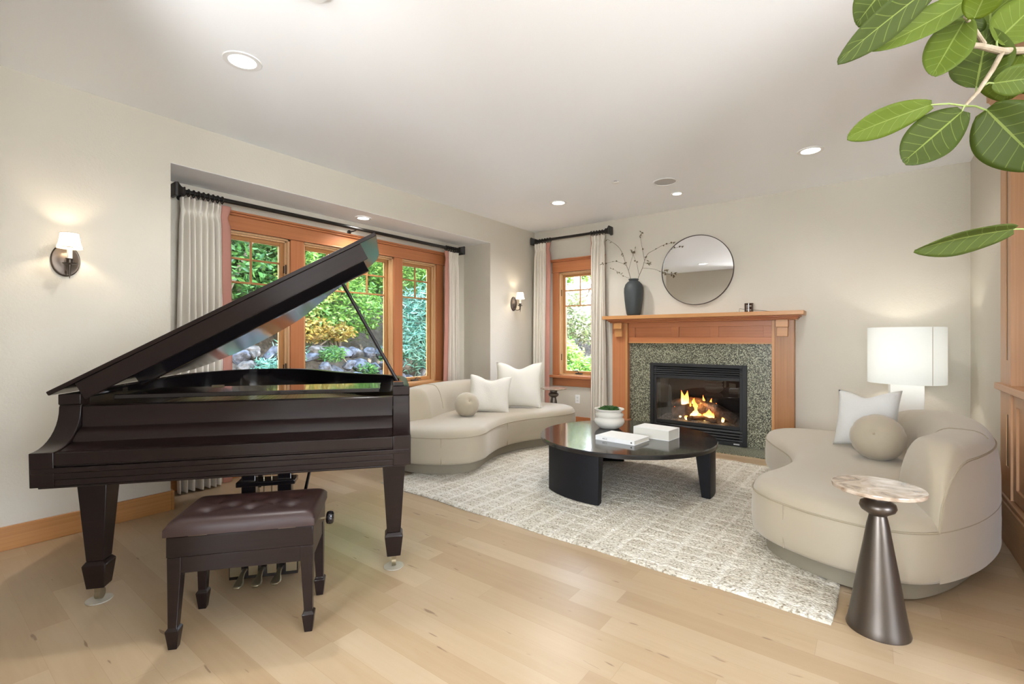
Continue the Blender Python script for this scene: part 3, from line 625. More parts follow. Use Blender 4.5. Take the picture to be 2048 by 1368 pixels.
for i, (a, b_) in enumerate(((3.52, 3.925), (3.06, 3.51), (2.6, 3.05))):
    d = MB(cb.location); x0 = cx0+.01
    d.box(x0, x0+.02, a, a+.07, .27, .88).box(x0, x0+.02, b_-.07, b_, .27, .88).box(x0, x0+.02, a+.07, b_-.07, .27, .34).box(x0, x0+.02, a+.07, b_-.07, .81, .88).box(x0+.012, x0+.02, a+.07, b_-.07, .34, .81)
    d.build('door', CAB[2], cb)
for z in (1.35, 1.78, 2.2): MB(cb.location).box(cx0+.06, cxb-.02, 2.35, 3.93, z, z+.025).build('shelf', CAB[1], cb)

# ------------------------------------------------------------------ table lamp
st_ = thing('side_table', 'small round table behind the right sofa carrying the white lamp', 'side table', (.235, 5.33, 0))
MB().lathe([(.19, .46), (.20, .465), (.20, .485), (.19, .49)], n=40).build('top', CAB[0], st_, smooth=True)
MB().lathe([(.15, .0008), (.15, .02), (.03, .035), (.025, .25), (.03, .43), (.08, .46)], n=32).build('pedestal', CAB[2], st_, smooth=True)
lp = thing('table_lamp', 'lit table lamp with large white drum shade and white block base behind the right sofa', 'lamp', (.235, 5.33, .4905), R(8))
m_lw = M('white_plaster', (.88, .88, .86), .5)
MB().box(-.115, .115, -.05, .05, 0, .355).build('base', m_lw, lp, bevel=.004)
MB().tube([(0, 0, .355), (0, 0, .47)], .010, 12).build('neck', m_bronze, lp, smooth=True)
m_lshade = translucent('white_linen_shade', (.86, .87, .85), .30, .10, (.93, .97, .95))
n = 72; sh = MB().rings([[(r*math.cos(2*PI*i/n), r*math.sin(2*PI*i/n), z) for i in range(n)] for r, z in ((.268, .325), (.268, .805), (.265, .805), (.265, .325), (.268, .325))], cap0=False, cap1=False).build('lamp_shade', m_lshade, lp, smooth=True)
a = R(-62); MB().box(.2682, .2690, -.002, .002, .327, .803).build('seam', m_piping, sh, rot=(0, 0, a))
l = light('POINT', 'table_lamp_bulb', (0, 0, .56), 4.5, (1, .95, .87), shadow_soft_size=.035); l.parent = lp

# ------------------------------------------------------------------ sofas
m_sofa = M('beige_velvet', (.42, .358, .262), .85, sheen=.28, bump=(350, .15, .001))
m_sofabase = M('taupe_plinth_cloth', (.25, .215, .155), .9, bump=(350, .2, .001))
m_pipe = M('velvet_piping', (.36, .305, .215), .9)
OUT = [(-.55, 3.02), (-.485, 2.90), (-.39, 2.815), (-.25, 2.74), (-.09, 2.695), (.07, 2.695), (.21, 2.77), (.335, 2.95), (.44, 3.18), (.525, 3.46), (.565, 3.75), (.555, 4.08), (.47, 4.42), (.31, 4.70), (.06, 4.89), (-.24, 4.97),
       (-.50, 4.96), (-.665, 4.86), (-.735, 4.70), (-.715, 4.52), (-.62, 4.28), (-.50, 4.02), (-.445, 3.80), (-.45, 3.58), (-.50, 3.36), (-.555, 3.18)]
def make_sofa(label, xf, loc, back_rng=(6.2, 14.6)):
    """xf maps the plan outline into the room"""
    t = thing('curved_sofa', label, 'sofa', loc)
    L0 = smooth_loop([(x, y, 0) for x, y in OUT], 10); n = len(L0); L0 = [Vector((p.x, p.y)) for p in L0]
    off = Vector(loc)
    def ring(d, z): return [(*xf(p.x, p.y), z) for p in offset_loop(L0, d)]
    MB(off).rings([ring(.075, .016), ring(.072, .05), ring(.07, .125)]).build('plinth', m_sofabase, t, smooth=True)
    prof = [(.055, .112), (.03, .108), (.012, .114), (.003, .13), (-.002, .17), (-.003, .24), (.0, .31), (.003, .335), (.006, .343), (.012, .362), (.026, .384), (.048, .398), (.08, .407), (.12, .413), (.17, .417)]
    MB(off).rings([ring(d, z) for d, z in prof]).build('seat', m_sofa, t, smooth=True, angle=60)
    MB(off).tube([Vector(p) for p in ring(.001, .343)]+[Vector(ring(.001, .343)[0])], .0045, 6).build('piping', m_pipe, t, smooth=True)
    for k in (2.2, 22.3):
        i = int(k*10) % n; p = offset_loop(L0, .001)[i]; P3 = [Vector((*xf(p.x, p.y), z)) for z in lin(.118, .34, 8)]
        MB(off).tube(P3, .0035, 6).build('piping', m_pipe, t, smooth=True)
    # backrest following the outer edge
    i0, i1 = int(back_rng[0]*10), int(back_rng[1]*10); N_ = i1-i0; K = 22; secs = []; nor = []
    Lo = offset_loop(L0, .004); Ln = offset_loop(L0, 1.0); inner = []
    for i in range(i0, i1+1):
        s = (i-i0)/N_; a1_ = min(1, s/.14); a2 = min(1, (1-s)/.40)
        e = math.sqrt(max(0, 1-(1-a1_)**2.0)); e2 = math.sqrt(max(0, 1-(1-a2)**2)); h = .33+(.385)*min(e, 1)*e2
        th = (.025+.30*min(1, s/.16)**.8)*(.35+.65*min(1, (1-s)/.25)**.7)
        p = Lo[i % n]; q = Ln[i % n]; d = (q-p).normalized(); sec = []
        z0 = .36 if s > 0 else .36
        for k in range(K+1):
            f_ = PI*k/K; cx_ = (1-math.copysign(abs(math.cos(f_))**.55, math.cos(f_)))/2; cz = abs(math.sin(f_))**.62
            dd = -.006+cx_*(th+.006); base = .13 if k == 0 else .36
            lean = .045*(h-.36)/.35*cx_*cz
            z = .36+(h-.36)*cz if k else .36
            pp = p+d*(dd-lean); sec.append((*xf(pp.x, pp.y), z))
        pl = p-d*.006; sec = [(*xf(pl.x, pl.y), z_) for z_ in (.118, .20, .28)]+sec
        pin = p+d*(th); sec.append((*xf(pin.x, pin.y), .30))
        secs.append(sec)
    MB(off).rings(secs, close=False, cap0=False, cap1=False).build('backrest', m_sofa, t, smooth='all')
    # piping along the ridge of the back and down its near end
    MB(off).tube([Vector(s_[3+5])+Vector((0, 0, .001)) for s_ in secs[:-3]], .005, 6).build('piping', m_pipe, t, smooth=True)
    MB(off).tube([Vector(v)+Vector((0, 0, .002)) for v in secs[int(N_*.33)][3+7:-2]], .003, 6).build('piping', m_pipe, t, smooth=True)
    return t
make_sofa('beige curved velvet sofa on the right, beside the lamp and the cone side table', lambda x, y: (x, y), (0, 3.8, 0))
an = R(5.0); ca, sa = math.cos(an), math.sin(an)
def xfl(x, y):
    x, y = -(x+.55), y-3.05          # mirrored about the lobe tip
    return (-2.775+x*ca-y*sa, 3.13+x*sa+y*ca)
make_sofa('beige curved velvet sofa on the left, between the piano and the back window', xfl, (-3.3, 3.8, 0))

def cushion(name, label, cat, w, h, tk, loc, rot, mat, chop=.12, piping=None):
    t = thing(name, label, cat, loc); t.rotation_euler = rot
    n = 26; mb = MB(); gr = []
    for sgn in (1, -1):
        rows = []
        for j in range(n+1):
            v = -1+2*j/n; r_ = []
            for i in range(n+1):
                u = -1+2*i/n
                x = w/2*u*(1-.085*(1-v*v)); z = h/2*v*(1-.085*(1-u*u))
                th_ = tk/2*max(0, (1-u**4)*(1-v**4))**.55*(1-.15*(u*u+v*v))
                dip = chop*math.exp(-(u/.42)**2)*max(0, (v+.2)/1.2)**2.2; z -= dip*h
                th_ *= 1+.25*math.exp(-(u/.35)**2)*max(0, v)**2
                th_ += .004*math.sin(7*u+3*v)*(1-u*u)*(1-v*v)
                r_.append(mb.v((x, sgn*th_, z)))
            rows.append(r_)
        gr.append(rows)
        for a, b_ in zip(rows, rows[1:]):
            for i in range(n): mb.f([a[i], a[i+1], b_[i+1], b_[i]])
    bmesh.ops.remove_doubles(mb.bm, verts=mb.bm.verts, dist=1e-5)
    body = mb.build('cover', mat, t, smooth='all')
    if piping:
        pts = []
        for k in range(4*n):
            e, s = divmod(k, n); q = -1+2*s/n
            u, v = ((q, -1), (1, q), (-q, 1), (-1, -q))[e]
            z = h/2*v*(1-.085*(1-u*u))-chop*h*math.exp(-(u/.42)**2)*max(0, (v+.2)/1.2)**2.2
            pts.append((w/2*u*(1-.085*(1-v*v)), 0, z))
        MB().tube(pts+[pts[0]], .004, 6).build('piping', piping, t, smooth=True)
    return t
m_boucle = M('ivory_boucle', (.74, .70, .62), .95, bump=(180, .8, .004))
m_linen = M('ivory_linen', (.76, .725, .645), .95, bump=(420, .5, .0015))
m_grey = M('pale_grey_wool', (.66, .655, .63), .95, bump=(240, .8, .003))
cushion('throw_pillow', 'large ivory linen pillow, the biggest on the left sofa', 'cushion', .54, .54, .20, (-3.23, 4.38, .665), (R(-17), 0, R(30)), m_linen, .12, m_linen)
cushion('throw_pillow', 'smaller ivory textured pillow on the left sofa, in front of the large one', 'cushion', .46, .42, .18, (-3.29, 3.93, .60), (R(-20), R(4), R(36)), m_boucle, .12)
cushion('throw_pillow', 'pale grey textured pillow on the right sofa, behind the round one', 'cushion', .40, .42, .17, (-.03, 4.22, .63), (R(-20), R(-4), R(-22)), m_grey, .11)
def ball_pillow(label, loc, rot, r):
    t = thing('ball_pillow', label, 'cushion', loc); t.rotation_euler = rot
    n, m = 48, 28; mb = MB()
    def rr(a): return 1-.022*math.exp(-(((a*8/(2*PI)) % 1-.5)/.06)**2*1)
    rs = []
    for k in range(m+1):
        f_ = .02+(PI-.04)*k/m; dz = 1-.16*math.exp(-(f_/.18)**2)-.16*math.exp(-((PI-f_)/.18)**2)
        rs.append([(r*math.sin(f_)*math.cos(2*PI*i/n)*(rr(2*PI*i/n) if .1 < k/m < .9 else 1), r*math.sin(f_)*math.sin(2*PI*i/n)*(rr(2*PI*i/n) if .1 < k/m < .9 else 1), -r*.93*math.cos(f_)*dz) for i in range(n)])
    mb.rings(rs).build('cover', m_sofa, t, smooth='all')
    for s in (1, -1): MB().ball((0, 0, s*r*.775), .010, 12, 8, .5).build('button', m_pipe, t, smooth='all')
ball_pillow('round beige velvet ball pillow on the left sofa', (-3.27, 3.55, .53), (R(62), 0, R(60)), .125)
ball_pillow('round beige velvet ball pillow on the right sofa', (.03, 3.90, .555), (R(70), 0, R(-10)), .150)

# ------------------------------------------------------------------ coffee table and what stands on it
m_ebony, nt, b = new_mat('black_stained_oak'); setp(b, color=(.012, .011, .012), rough=.13, coat=.3)
m_ebonyl = M('black_stained_legs', (.008, .0075, .009), .5, bump=(40, .2, .001), spec=.25)
ct = thing('coffee_table', 'round black coffee table with curved panel legs on the rug', 'coffee table', (-1.633, 3.716, .016))
MB().lathe([(.690, .347), (.706, .352), (.708, .376), (.702, .383), (.40, .384)], n=128).build('top', m_ebony, ct, smooth=True, angle=30)
for a0 in (-125, -5, 115):
    k = 18; mb = MB(); ro, ri = .690, .625
    rs = []
    for i in range(k+1):
        a = R(a0+43*i/k); rs.append([(r*math.cos(a), r*math.sin(a), z) for r, z in ((ro, .001), (ro, .350), (ri-.05, .350), (ri, .001))])
    mb.rings(rs).build('leg', m_ebonyl, ct, smooth=True, bevel=.004)
m_stone = M('ivory_stoneware', (.62, .585, .51), .7, bump=(60, .25, .002))
TZ = .400
bo = thing('planter_bowl', 'rounded ivory ribbed bowl planter on the coffee table', 'planter', (-1.87, 3.905, TZ+.0005))
MB().lathe([(.070, 0), (.085, .004), (.118, .03), (.133, .058), (.128, .082), (.112, .097), (.116, .104), (.124, .118), (.120, .132), (.107, .142), (.104, .147), (.122, .160), (.130, .170), (.129, .175), (.118, .172), (.104, .158), (.10, .13)], n=64).build('bowl', m_stone, bo, smooth='all')
def leaf_cloud(name, mat, parent, blobs, count, size, seed, off=(0, 0, 0), aspect=.4, droop=0.0, up=0.0, shell=.75):
    """one mesh of many small folded leaves scattered in ellipsoids"""
    rg = np.random.default_rng(seed); w_ = np.array([b[3]*b[4]*b[5] for b in blobs])**.67; w_ = w_/w_.sum()
    idx = rg.choice(len(blobs), count, p=w_); B_ = np.array(blobs)[idx]
    d = rg.normal(size=(count, 3)); d /= np.linalg.norm(d, axis=1)[:, None]
    rad = (shell+(1-shell)*rg.random(count))**.6*(1+.12*rg.normal(size=count)); rad = np.where(rg.random(count) < .35, rad*rg.random(count)**.4, rad)
    P = B_[:, :3]+d*rad[:, None]*B_[:, 3:6]-np.array(off)
    a = rg.normal(size=(count, 3)); a[:, 2] = a[:, 2]*.6-droop+up; a /= np.linalg.norm(a, axis=1)[:, None]
    c = np.cross(a, rg.normal(size=(count, 3))); c /= np.linalg.norm(c, axis=1)[:, None]; nn = np.cross(a, c)
    L = (size*(.6+.8*rg.random(count)))[:, None]; Wd = L*aspect
    v = np.empty((count, 6, 3)); v[:, 0] = P; v[:, 1] = P+a*L*.33+c*Wd*.5+nn*L*.08; v[:, 2] = P+a*L*.7+c*Wd*.38+nn*L*.06; v[:, 3] = P+a*L-nn*L*.05; v[:, 4] = P+a*L*.7-c*Wd*.38+nn*L*.06; v[:, 5] = P+a*L*.33-c*Wd*.5+nn*L*.08
    me = bpy.data.meshes.new(name); me.vertices.add(count*6); me.vertices.foreach_set('co', v.reshape(-1))
    f = (np.arange(count)[:, None]*6+np.array([0, 1, 2, 3, 0, 3, 4, 5])[None]).reshape(-1)
    me.loops.add(len(f)); me.loops.foreach_set('vertex_index', f); me.polygons.add(count*2); me.polygons.foreach_set('loop_start', np.arange(count*2)*4); me.polygons.foreach_set('loop_total', np.full(count*2, 4))
    me.update(); me.materials.append(mat); o = bpy.data.objects.new(name, me); C.objects.link(o)
    if parent: o.parent = parent
    return o
def leaf_mat(name, c1, c2, c3, rough=.45, tr=.35):
    m, nt, b = new_mat(name); N = nt.nodes.new; L = nt.links.new
    g = N('ShaderNodeNewGeometry'); r = N('ShaderNodeValToRGB'); e = r.color_ramp.elements; e[0].position = 0; e[0].color = (*c1, 1); e[1].position = 1; e[1].color = (*c3, 1); x = e.new(.5); x.color = (*c2, 1)
    L(g.outputs['Random Per Island'], r.inputs[0]); L(r.outputs[0], b.inputs['Base Color']); setp(b, rough=rough)
    tn = N('ShaderNodeBsdfTranslucent'); L(r.outputs[0], tn.inputs[0]); mx = N('ShaderNodeMixShader'); mx.inputs[0].default_value = tr
    L(b.outputs[0], mx.inputs[1]); L(tn.outputs[0], mx.inputs[2]); L(mx.outputs[0], nt.nodes['Material Output'].inputs[0]); return m
m_moss = leaf_mat('moss', (.02, .07, .015), (.04, .13, .02), (.08, .20, .04))
ms = leaf_cloud('moss', m_moss, None, [(-1.87, 3.905, TZ+.160, .085, .085, .030)], 2600, .014, 3, (-1.87, 3.905, TZ+.14), aspect=.45, up=.4)
ms.location = (-1.87, 3.905, TZ+.14); tag(ms, 'green moss filling the ivory bowl on the coffee table', 'moss', kind='stuff')
MB(ms.location).lathe([(.098, .005), (.07, .02), (.001, .03)], (-1.87, 3.905, TZ+.14), 24).build('moss_mound', M('dark_moss', (.02, .05, .015), .9), ms, smooth='all')
m_page = M('book_pages', (.70, .66, .56), .9); m_cover = M('white_book_cloth', (.80, .79, .76), .6); m_ink = M('ink', (.10, .09, .08), .7)
bk = thing('book', 'thin white hardcover book with dark spine lettering at the front of the coffee table', 'book', (-1.567, 3.505, TZ+.0005), R(-5))
w2, d2, hh = .168, .125, .034
mb = MB(); mb.box(-w2, w2, -d2, d2, 0, .003).box(-w2, w2, -d2, d2, hh-.003, hh).box(-w2, w2, -d2-.001, -d2+.003, 0, hh); mb.build('cover', m_cover, bk)
MB().box(-w2+.004, w2-.004, -d2+.003, d2-.004, .003, hh-.003).build('pages', m_page, bk)
def text(s, size, loc, rot, mat, parent, name='lettering', ext=.0004):
    cu = bpy.data.curves.new(name, 'FONT'); cu.body = s; cu.size = size; cu.extrude = ext; cu.align_x = 'CENTER'
    o = bpy.data.objects.new(name+'_tmp', cu); C.objects.link(o); dg = bpy.context.evaluated_depsgraph_get()
    me = bpy.data.meshes.new_from_object(o.evaluated_get(dg)); bpy.data.objects.remove(o)
    me.materials.clear(); me.materials.append(mat); q = bpy.data.objects.new(name, me); C.objects.link(q); q.parent = parent; q.location = loc; q.rotation_euler = rot; return q
text('AICC', .019, (-.083, -d2-.0014, .010), (R(90), 0, 0), m_ink, bk)
MB().tube([(w2-.024, -d2-.0018, .017), (w2-.024, -d2-.0009, .017)], .0065, 16).build('emblem', m_ink, bk)
bx = thing('white_book', 'thick blocky white book lying behind the thin one on the coffee table', 'book', (-1.398, 3.785, TZ+.0005), R(-5.5))
mb = MB(); mb.box(-.152, .152, -.097, .097, 0, .003).box(-.152, .152, -.097, .097, .077, .080).box(-.152, -.148, -.097, .097, 0, .08).box(.149, .152, .09, .097, .003, .077); mb.build('cover', m_cover, bx)
MB().box(-.148, .149, -.094, .094, .003, .077).build('pages', M('thick_pages', (.66, .63, .55), .9), bx)

# ------------------------------------------------------------------ cone side tables
m_marble, nt, b = new_mat('beige_marble'); setp(b, rough=.12, coat=.3)
t_ = nt.nodes.new('ShaderNodeTexCoord'); n1 = nt.nodes.new('ShaderNodeTexNoise'); n1.inputs['Scale'].default_value = 9; n1.inputs['Detail'].default_value = 8; n1.inputs['Distortion'].default_value = 2.2
nt.links.new(t_.outputs['Object'], n1.inputs['Vector']); r_ = nt.nodes.new('ShaderNodeValToRGB'); e = r_.color_ramp.elements; e[0].position = .3; e[0].color = (.16, .095, .055, 1); e[1].position = .68; e[1].color = (.62, .52, .42, 1)
x = e.new(.48); x.color = (.40, .30, .22, 1); nt.links.new(n1.outputs['Fac'], r_.inputs[0]); nt.links.new(r_.outputs[0], b.inputs['Base Color'])
m_gun = M('brushed_gunmetal', (.125, .105, .088), .34, metal=.85, bump=(25, .08, .001))
def cone_table(label, loc, z0=.0008):
    t = thing('pedestal_side_table', label, 'side table', loc)
    MB().lathe([(.150, .572), (.158, .576), (.160, .584), (.158, .590), (.08, .591)], n=72).build('top', m_marble, t, smooth=True)
    MB().lathe([(.109, z0), (.110, .006), (.103, .03), (.088, .12), (.068, .25), (.050, .36), (.039, .43), (.032, .463), (.030, .472), (.040, .480), (.058, .492), (.064, .506), (.060, .522), (.044, .532), (.040, .537), (.046, .543), (.044, .556), (.040, .571)], n=64).build('pedestal', m_gun, t, smooth=True, angle=50)
    return t
cone_table('bronze cone pedestal side table with marble top in front of the right sofa', (.020, 2.475, 0))
cone_table('bronze pedestal side table with marble top behind the left sofa beside the back window', (-3.14, 4.99, 0))

# ------------------------------------------------------------------ rug
def make_rug():
    x0, x1, y0, y1 = -3.24, -.135, 0, 2.56; st_ = .0085
    nx, ny = int((x1-x0)/st_), int((y1-y0)/st_); xs = np.linspace(x0, x1, nx+1); ys = np.linspace(y0, y1, ny+1); X, Y = np.meshgrid(xs, ys)
    rg = np.random.default_rng(5)
    def vnoise(cell, cell2=None):
        cell2 = cell2 or cell
        gx = (X-x0)/cell; gy = (Y-y0)/cell2; ix = np.floor(gx).astype(int); iy = np.floor(gy).astype(int); fx = gx-ix; fy = gy-iy; fx = fx*fx*(3-2*fx); fy = fy*fy*(3-2*fy)
        G = rg.random((iy.max()+3, ix.max()+3)); return (G[iy, ix]*(1-fx)+G[iy, ix+1]*fx)*(1-fy)+(G[iy+1, ix]*(1-fx)+G[iy+1, ix+1]*fx)*fy
    wob = (vnoise(.25)-.5)*.03
    gl = np.minimum(np.abs(((X+wob) / .135) % 1-.5), np.abs(((Y+wob)/.105) % 1-.5))  # distance from window-pane lines
    line = np.exp(-(gl/.09)**2)
    Z = .010+.0045*vnoise(.024, .016)+.0028*vnoise(.012)+.0022*vnoise(.05)-.004*line
    edge = np.minimum(np.minimum(X-x0, x1-X), np.minimum(Y-y0, y1-Y)); Z *= np.clip(edge/.02, .25, 1)**.5
    V = np.stack([X+(vnoise(.02)-.5)*.004, Y+(vnoise(.02)-.5)*.004, Z], -1).reshape(-1, 3)
    # gently wavy border
    V[:, 0] += .006*np.sin(V[:, 1]*7); V[:, 1] += .006*np.sin(V[:, 0]*9)
    i = np.arange(nx*ny); r = i//nx; c = i % nx; a = r*(nx+1)+c
    F = np.stack([a, a+1, a+nx+2, a+nx+1], -1)
    top = len(V); ring = list(range(nx+1))+[k*(nx+1)+nx for k in range(1, ny+1)]+[ny*(nx+1)+k for k in range(nx-1, -1, -1)]+[k*(nx+1) for k in range(ny-1, 0, -1)]
    Vb = V[ring].copy(); Vb[:, 2] = .001; V = np.vstack([V, Vb]); m_ = len(ring); k = np.arange(m_)
    F2 = np.stack([np.array(ring), top+k, top+(k+1) % m_, np.array(ring)[(k+1) % m_]], -1); F = np.vstack([F, F2])
    me = bpy.data.meshes.new('area_rug'); me.vertices.add(len(V)); me.vertices.foreach_set('co', V.astype(np.float32).reshape(-1)); me.loops.add(F.size); me.loops.foreach_set('vertex_index', F.reshape(-1))
    me.polygons.add(len(F)); me.polygons.foreach_set('loop_start', np.arange(len(F))*4); me.polygons.foreach_set('loop_total', np.full(len(F), 4)); me.polygons.foreach_set('use_smooth', [True]*len(F)); me.update()
    m, nt, b = new_mat('woven_wool_pile'); N = nt.nodes.new; L = nt.links.new
    t = N('ShaderNodeTexCoord'); n1 = N('ShaderNodeTexNoise'); n1.inputs['Scale'].default_value = 75; n1.inputs['Detail'].default_value = 3; L(t.outputs['Object'], n1.inputs['Vector'])
    n2 = N('ShaderNodeTexNoise'); n2.inputs['Scale'].default_value = 5; n2.inputs['Detail'].default_value = 3; L(t.outputs['Object'], n2.inputs['Vector'])
    r1 = N('ShaderNodeValToRGB'); e = r1.color_ramp.elements; e[0].position = .34; e[0].color = (.30, .25, .17, 1); e[1].position = .50; e[1].color = (.66, .61, .51, 1); L(n1.outputs['Fac'], r1.inputs[0])
    mx = N('ShaderNodeMixRGB'); mx.blend_type = 'MULTIPLY'; r2 = N('ShaderNodeValToRGB'); r2.color_ramp.elements[0].color = (.86, .84, .80, 1); r2.color_ramp.elements[0].position = .35; r2.color_ramp.elements[1].position = .6; L(n2.outputs['Fac'], r2.inputs[0])
    mx.inputs[0].default_value = 1; L(r1.outputs[0], mx.inputs[1]); L(r2.outputs[0], mx.inputs[2]); setp(b, rough=1.0)
    wv = N('ShaderNodeTexNoise'); wv.inputs['Scale'].default_value = 9; L(t.outputs['Object'], wv.inputs['Vector']); s_ = N('ShaderNodeSeparateXYZ'); L(t.outputs['Object'], s_.inputs[0])
    def mm(op, a, c=0.0):
        n = N('ShaderNodeMath'); n.operation = op
        for i_, v_ in enumerate((a, c)):
            if isinstance(v_, float): n.inputs[i_].default_value = v_
            else: L(v_, n.inputs[i_])
        return n.outputs[0]
    wob_ = mm('MULTIPLY', mm('SUBTRACT', wv.outputs['Fac'], .5), .05); ds = []
    for ax_, p_ in (('X', .135), ('Y', .105)): ds.append(mm('ABSOLUTE', mm('SUBTRACT', mm('FRACT', mm('DIVIDE', mm('ADD', s_.outputs[ax_], wob_), p_)), .5)))
    ln = N('ShaderNodeMapRange'); ln.interpolation_type = 'SMOOTHSTEP'; L(mm('MINIMUM', ds[0], ds[1]), ln.inputs['Value']); ln.inputs['From Min'].default_value = .05; ln.inputs['From Max'].default_value = .13; ln.inputs['To Min'].default_value = .5; ln.inputs['To Max'].default_value = 0
    m5 = N('ShaderNodeMixRGB'); L(ln.outputs[0], m5.inputs[0]); L(mx.outputs[0], m5.inputs[1]); m5.inputs[2].default_value = (.78, .74, .65, 1); L(m5.outputs[0], b.inputs['Base Color'])
    vo = N('ShaderNodeTexVoronoi'); vo.inputs['Scale'].default_value = 85; L(t.outputs['Object'], vo.inputs['Vector'])
    bp = N('ShaderNodeBump'); bp.inputs['Strength'].default_value = .9; bp.inputs['Distance'].default_value = .006; bp.invert = True; L(vo.outputs['Distance'], bp.inputs['Height']); L(bp.outputs[0], b.inputs['Normal'])
    me.materials.append(m); o = bpy.data.objects.new('area_rug', me); C.objects.link(o)
    o.location = (0, 2.385, 0); o.rotation_euler = (0, 0, R(-1.4)); return tag(o, 'cream woven wool rug with a grid relief under the sofas and coffee table', 'rug')
make_rug()

# ------------------------------------------------------------------ grand piano
m_mah, nt, b = new_mat('dark_mahogany_lacquer'); setp(b, rough=.30, coat=.05, coatr=.12, spec=.32)
t_ = nt.nodes.new('ShaderNodeTexCoord'); mp = nt.nodes.new('ShaderNodeMapping'); mp.inputs['Scale'].default_value = (1.0, 40, 40); n1 = nt.nodes.new('ShaderNodeTexNoise'); n1.inputs['Scale'].default_value = 2; n1.inputs['Detail'].default_value = 5
nt.links.new(t_.outputs['Object'], mp.inputs[0]); nt.links.new(mp.outputs[0], n1.inputs['Vector']); r_ = nt.nodes.new('ShaderNodeValToRGB'); e = r_.color_ramp.elements; e[0].position = .3; e[0].color = (.0090, .0048, .0044, 1); e[1].position = .75; e[1].color = (.0135, .0068, .0060, 1)
nt.links.new(n1.outputs['Fac'], r_.inputs[0]); nt.links.new(r_.outputs[0], b.inputs['Base Color'])
m_gloss, nt, b = new_mat('black_lacquer_gloss'); setp(b, color=(.010, .008, .009), rough=.09, coat=.4)
m_gold = M('bronze_cast_plate', (.42, .31, .15), .35, metal=.6)
m_brass = M('worn_brass', (.30, .25, .16), .35, metal=.8)
m_steel = M('steel_strings', (.6, .6, .6), .3, metal=1)
pa = thing('grand_piano', 'dark mahogany grand piano with its lid propped open', 'piano', (-2.8195, .5865, 0), R(51.293))
UL, UR, RT = -.145, 1.39, .950
rim = [(UL, .0), (UL, 1.02), (UL+.012, 1.20), (-.09, 1.42), (.01, 1.60), (.14, 1.71), (.30, 1.755), (.47, 1.73), (.63, 1.64), (.76, 1.48), (.87, 1.30), (.99, 1.12), (1.13, .97), (1.27, .84), (1.36, .70), (UR, .52), (UR, .0)]
def spl(pts, keep=1, n=5):
    q = [Vector((x, y, 0)) for x, y in pts]; mid = smooth_path(q[1:-1], n); return [q[0]]+mid+[q[-1]]
ro = spl(rim)
def inset_open(P, d):
    out = []; n = len(P)
    for i in range(n):
        a = P[max(i-1, 0)]; b_ = P[min(i+1, n-1)]; t = (b_-a).normalized(); out.append(P[i]+Vector((t.y, -t.x, 0))*d)
    return out
ri = inset_open(ro, .042)
mb = MB(); mb.rings([[(*p.xy, .58), (*p.xy, RT), (*q.xy, RT), (*q.xy, .58)] for p, q in zip(ro, ri)]); mb.build('rim', m_mah, pa, smooth=True, bevel=.004)
mb = MB(); rp = inset_open(ro, .02); mb.rings([[(p.x, max(p.y, .0), z) for p in rp] for z in (.60, .625)]); mb.build('soundboard_bottom', m_gloss, pa)
mb = MB(); rp = inset_open(ro, .043); mb.rings([[(p.x, max(p.y, .26), z) for p in rp] for z in (.79, .80)]); mb.build('cast_plate', m_gold, pa)
mb = MB()
for k in range(54):
    u0 = .0+1.26*k/53; u1 = .06+.98*k/53; v1 = 1.45-.55*(k/53)**1.3
    mb.tube([(u0, .32, .815), (u1, v1, .815)], .0009 if k > 12 else .0016, 4)
mb.build('strings', m_steel, pa)
rp = inset_open(ro, .0425); rq = inset_open(ro, .048)
mb = MB(); mb.rings([[(p.x, max(p.y, .06), .60), (p.x, max(p.y, .06), RT-.004), (q.x, max(q.y, .06), RT-.004), (q.x, max(q.y, .06), .60)] for p, q in zip(rp, rq)]); mb.build('inner_rim_liner', m_gloss, pa, smooth=True)
# cheeks (arms) at both ends with the scrolled front
cheek = [(-.195, .582), (-.200, .727)]+[(-.195+.178*math.sin(t)*1.0, .727+.165*(1-math.cos(t))) for t in lin(.12, PI/2, 10)]+[(-.012, .900), (-.022, .905), (-.022, RT), (.04, RT), (.04, .582)]
for u0, u1 in ((UL, UL+.085), (UR-.085, UR)):
    MB().rings([[(u, a, z) for a, z in cheek] for u in (u0, u1)]).build('arm', m_mah, pa, smooth=True, bevel=.003)
mb = MB(); mb.box(UL+.006, UR-.006, -.200, 0, .640, .662).box(UL+.012, UR-.012, -.196, 0, .612, .640).box(UL+.018, UR-.018, -.192, 0, .585, .612).box(UL+.026, UR-.026, -.19, .6, .575, .585)
mb.build('keybed', m_mah, pa, bevel=.003)
MB().box(UL+.085, UR-.085, -.200, -.185, .672, .724).box(UL+.085, UR-.085, -.190, -.12, .662, .724).build('key_slip', m_mah, pa, bevel=.003)
fb = [(-.175, .718), (-.135, .732), (-.080, .745), (-.072, .762), (-.040, .792), (-.018, .800), (-.014, .806), (-.012, .893), (.005, .897), (.03, .897), (.03, .718)]
MB().rings([[(u, a, z) for a, z in fb] for u in (UL+.086, UR-.086)]).build('fallboard', m_mah, pa, smooth=True, bevel=.002)
mb = MB(); mb.box(UL+.086, UR-.086, .03, .26, .84, .852); mb.box(UL+.042, UL+.086, .04, .26, .84, .935).box(UR-.086, UR-.042, .04, .26, .84, .935); mb.build('pin_block', m_gloss, pa)
md = MB(); md.box(.02, 1.235, .085, .48, .912, .926).box(.02, 1.235, .075, .088, .912, .934); md = md.build('music_desk', m_gloss, pa, bevel=.003)
MB().box(.30, .36, .478, .50, .915, .933).build('desk_hinge', m_brass, md)
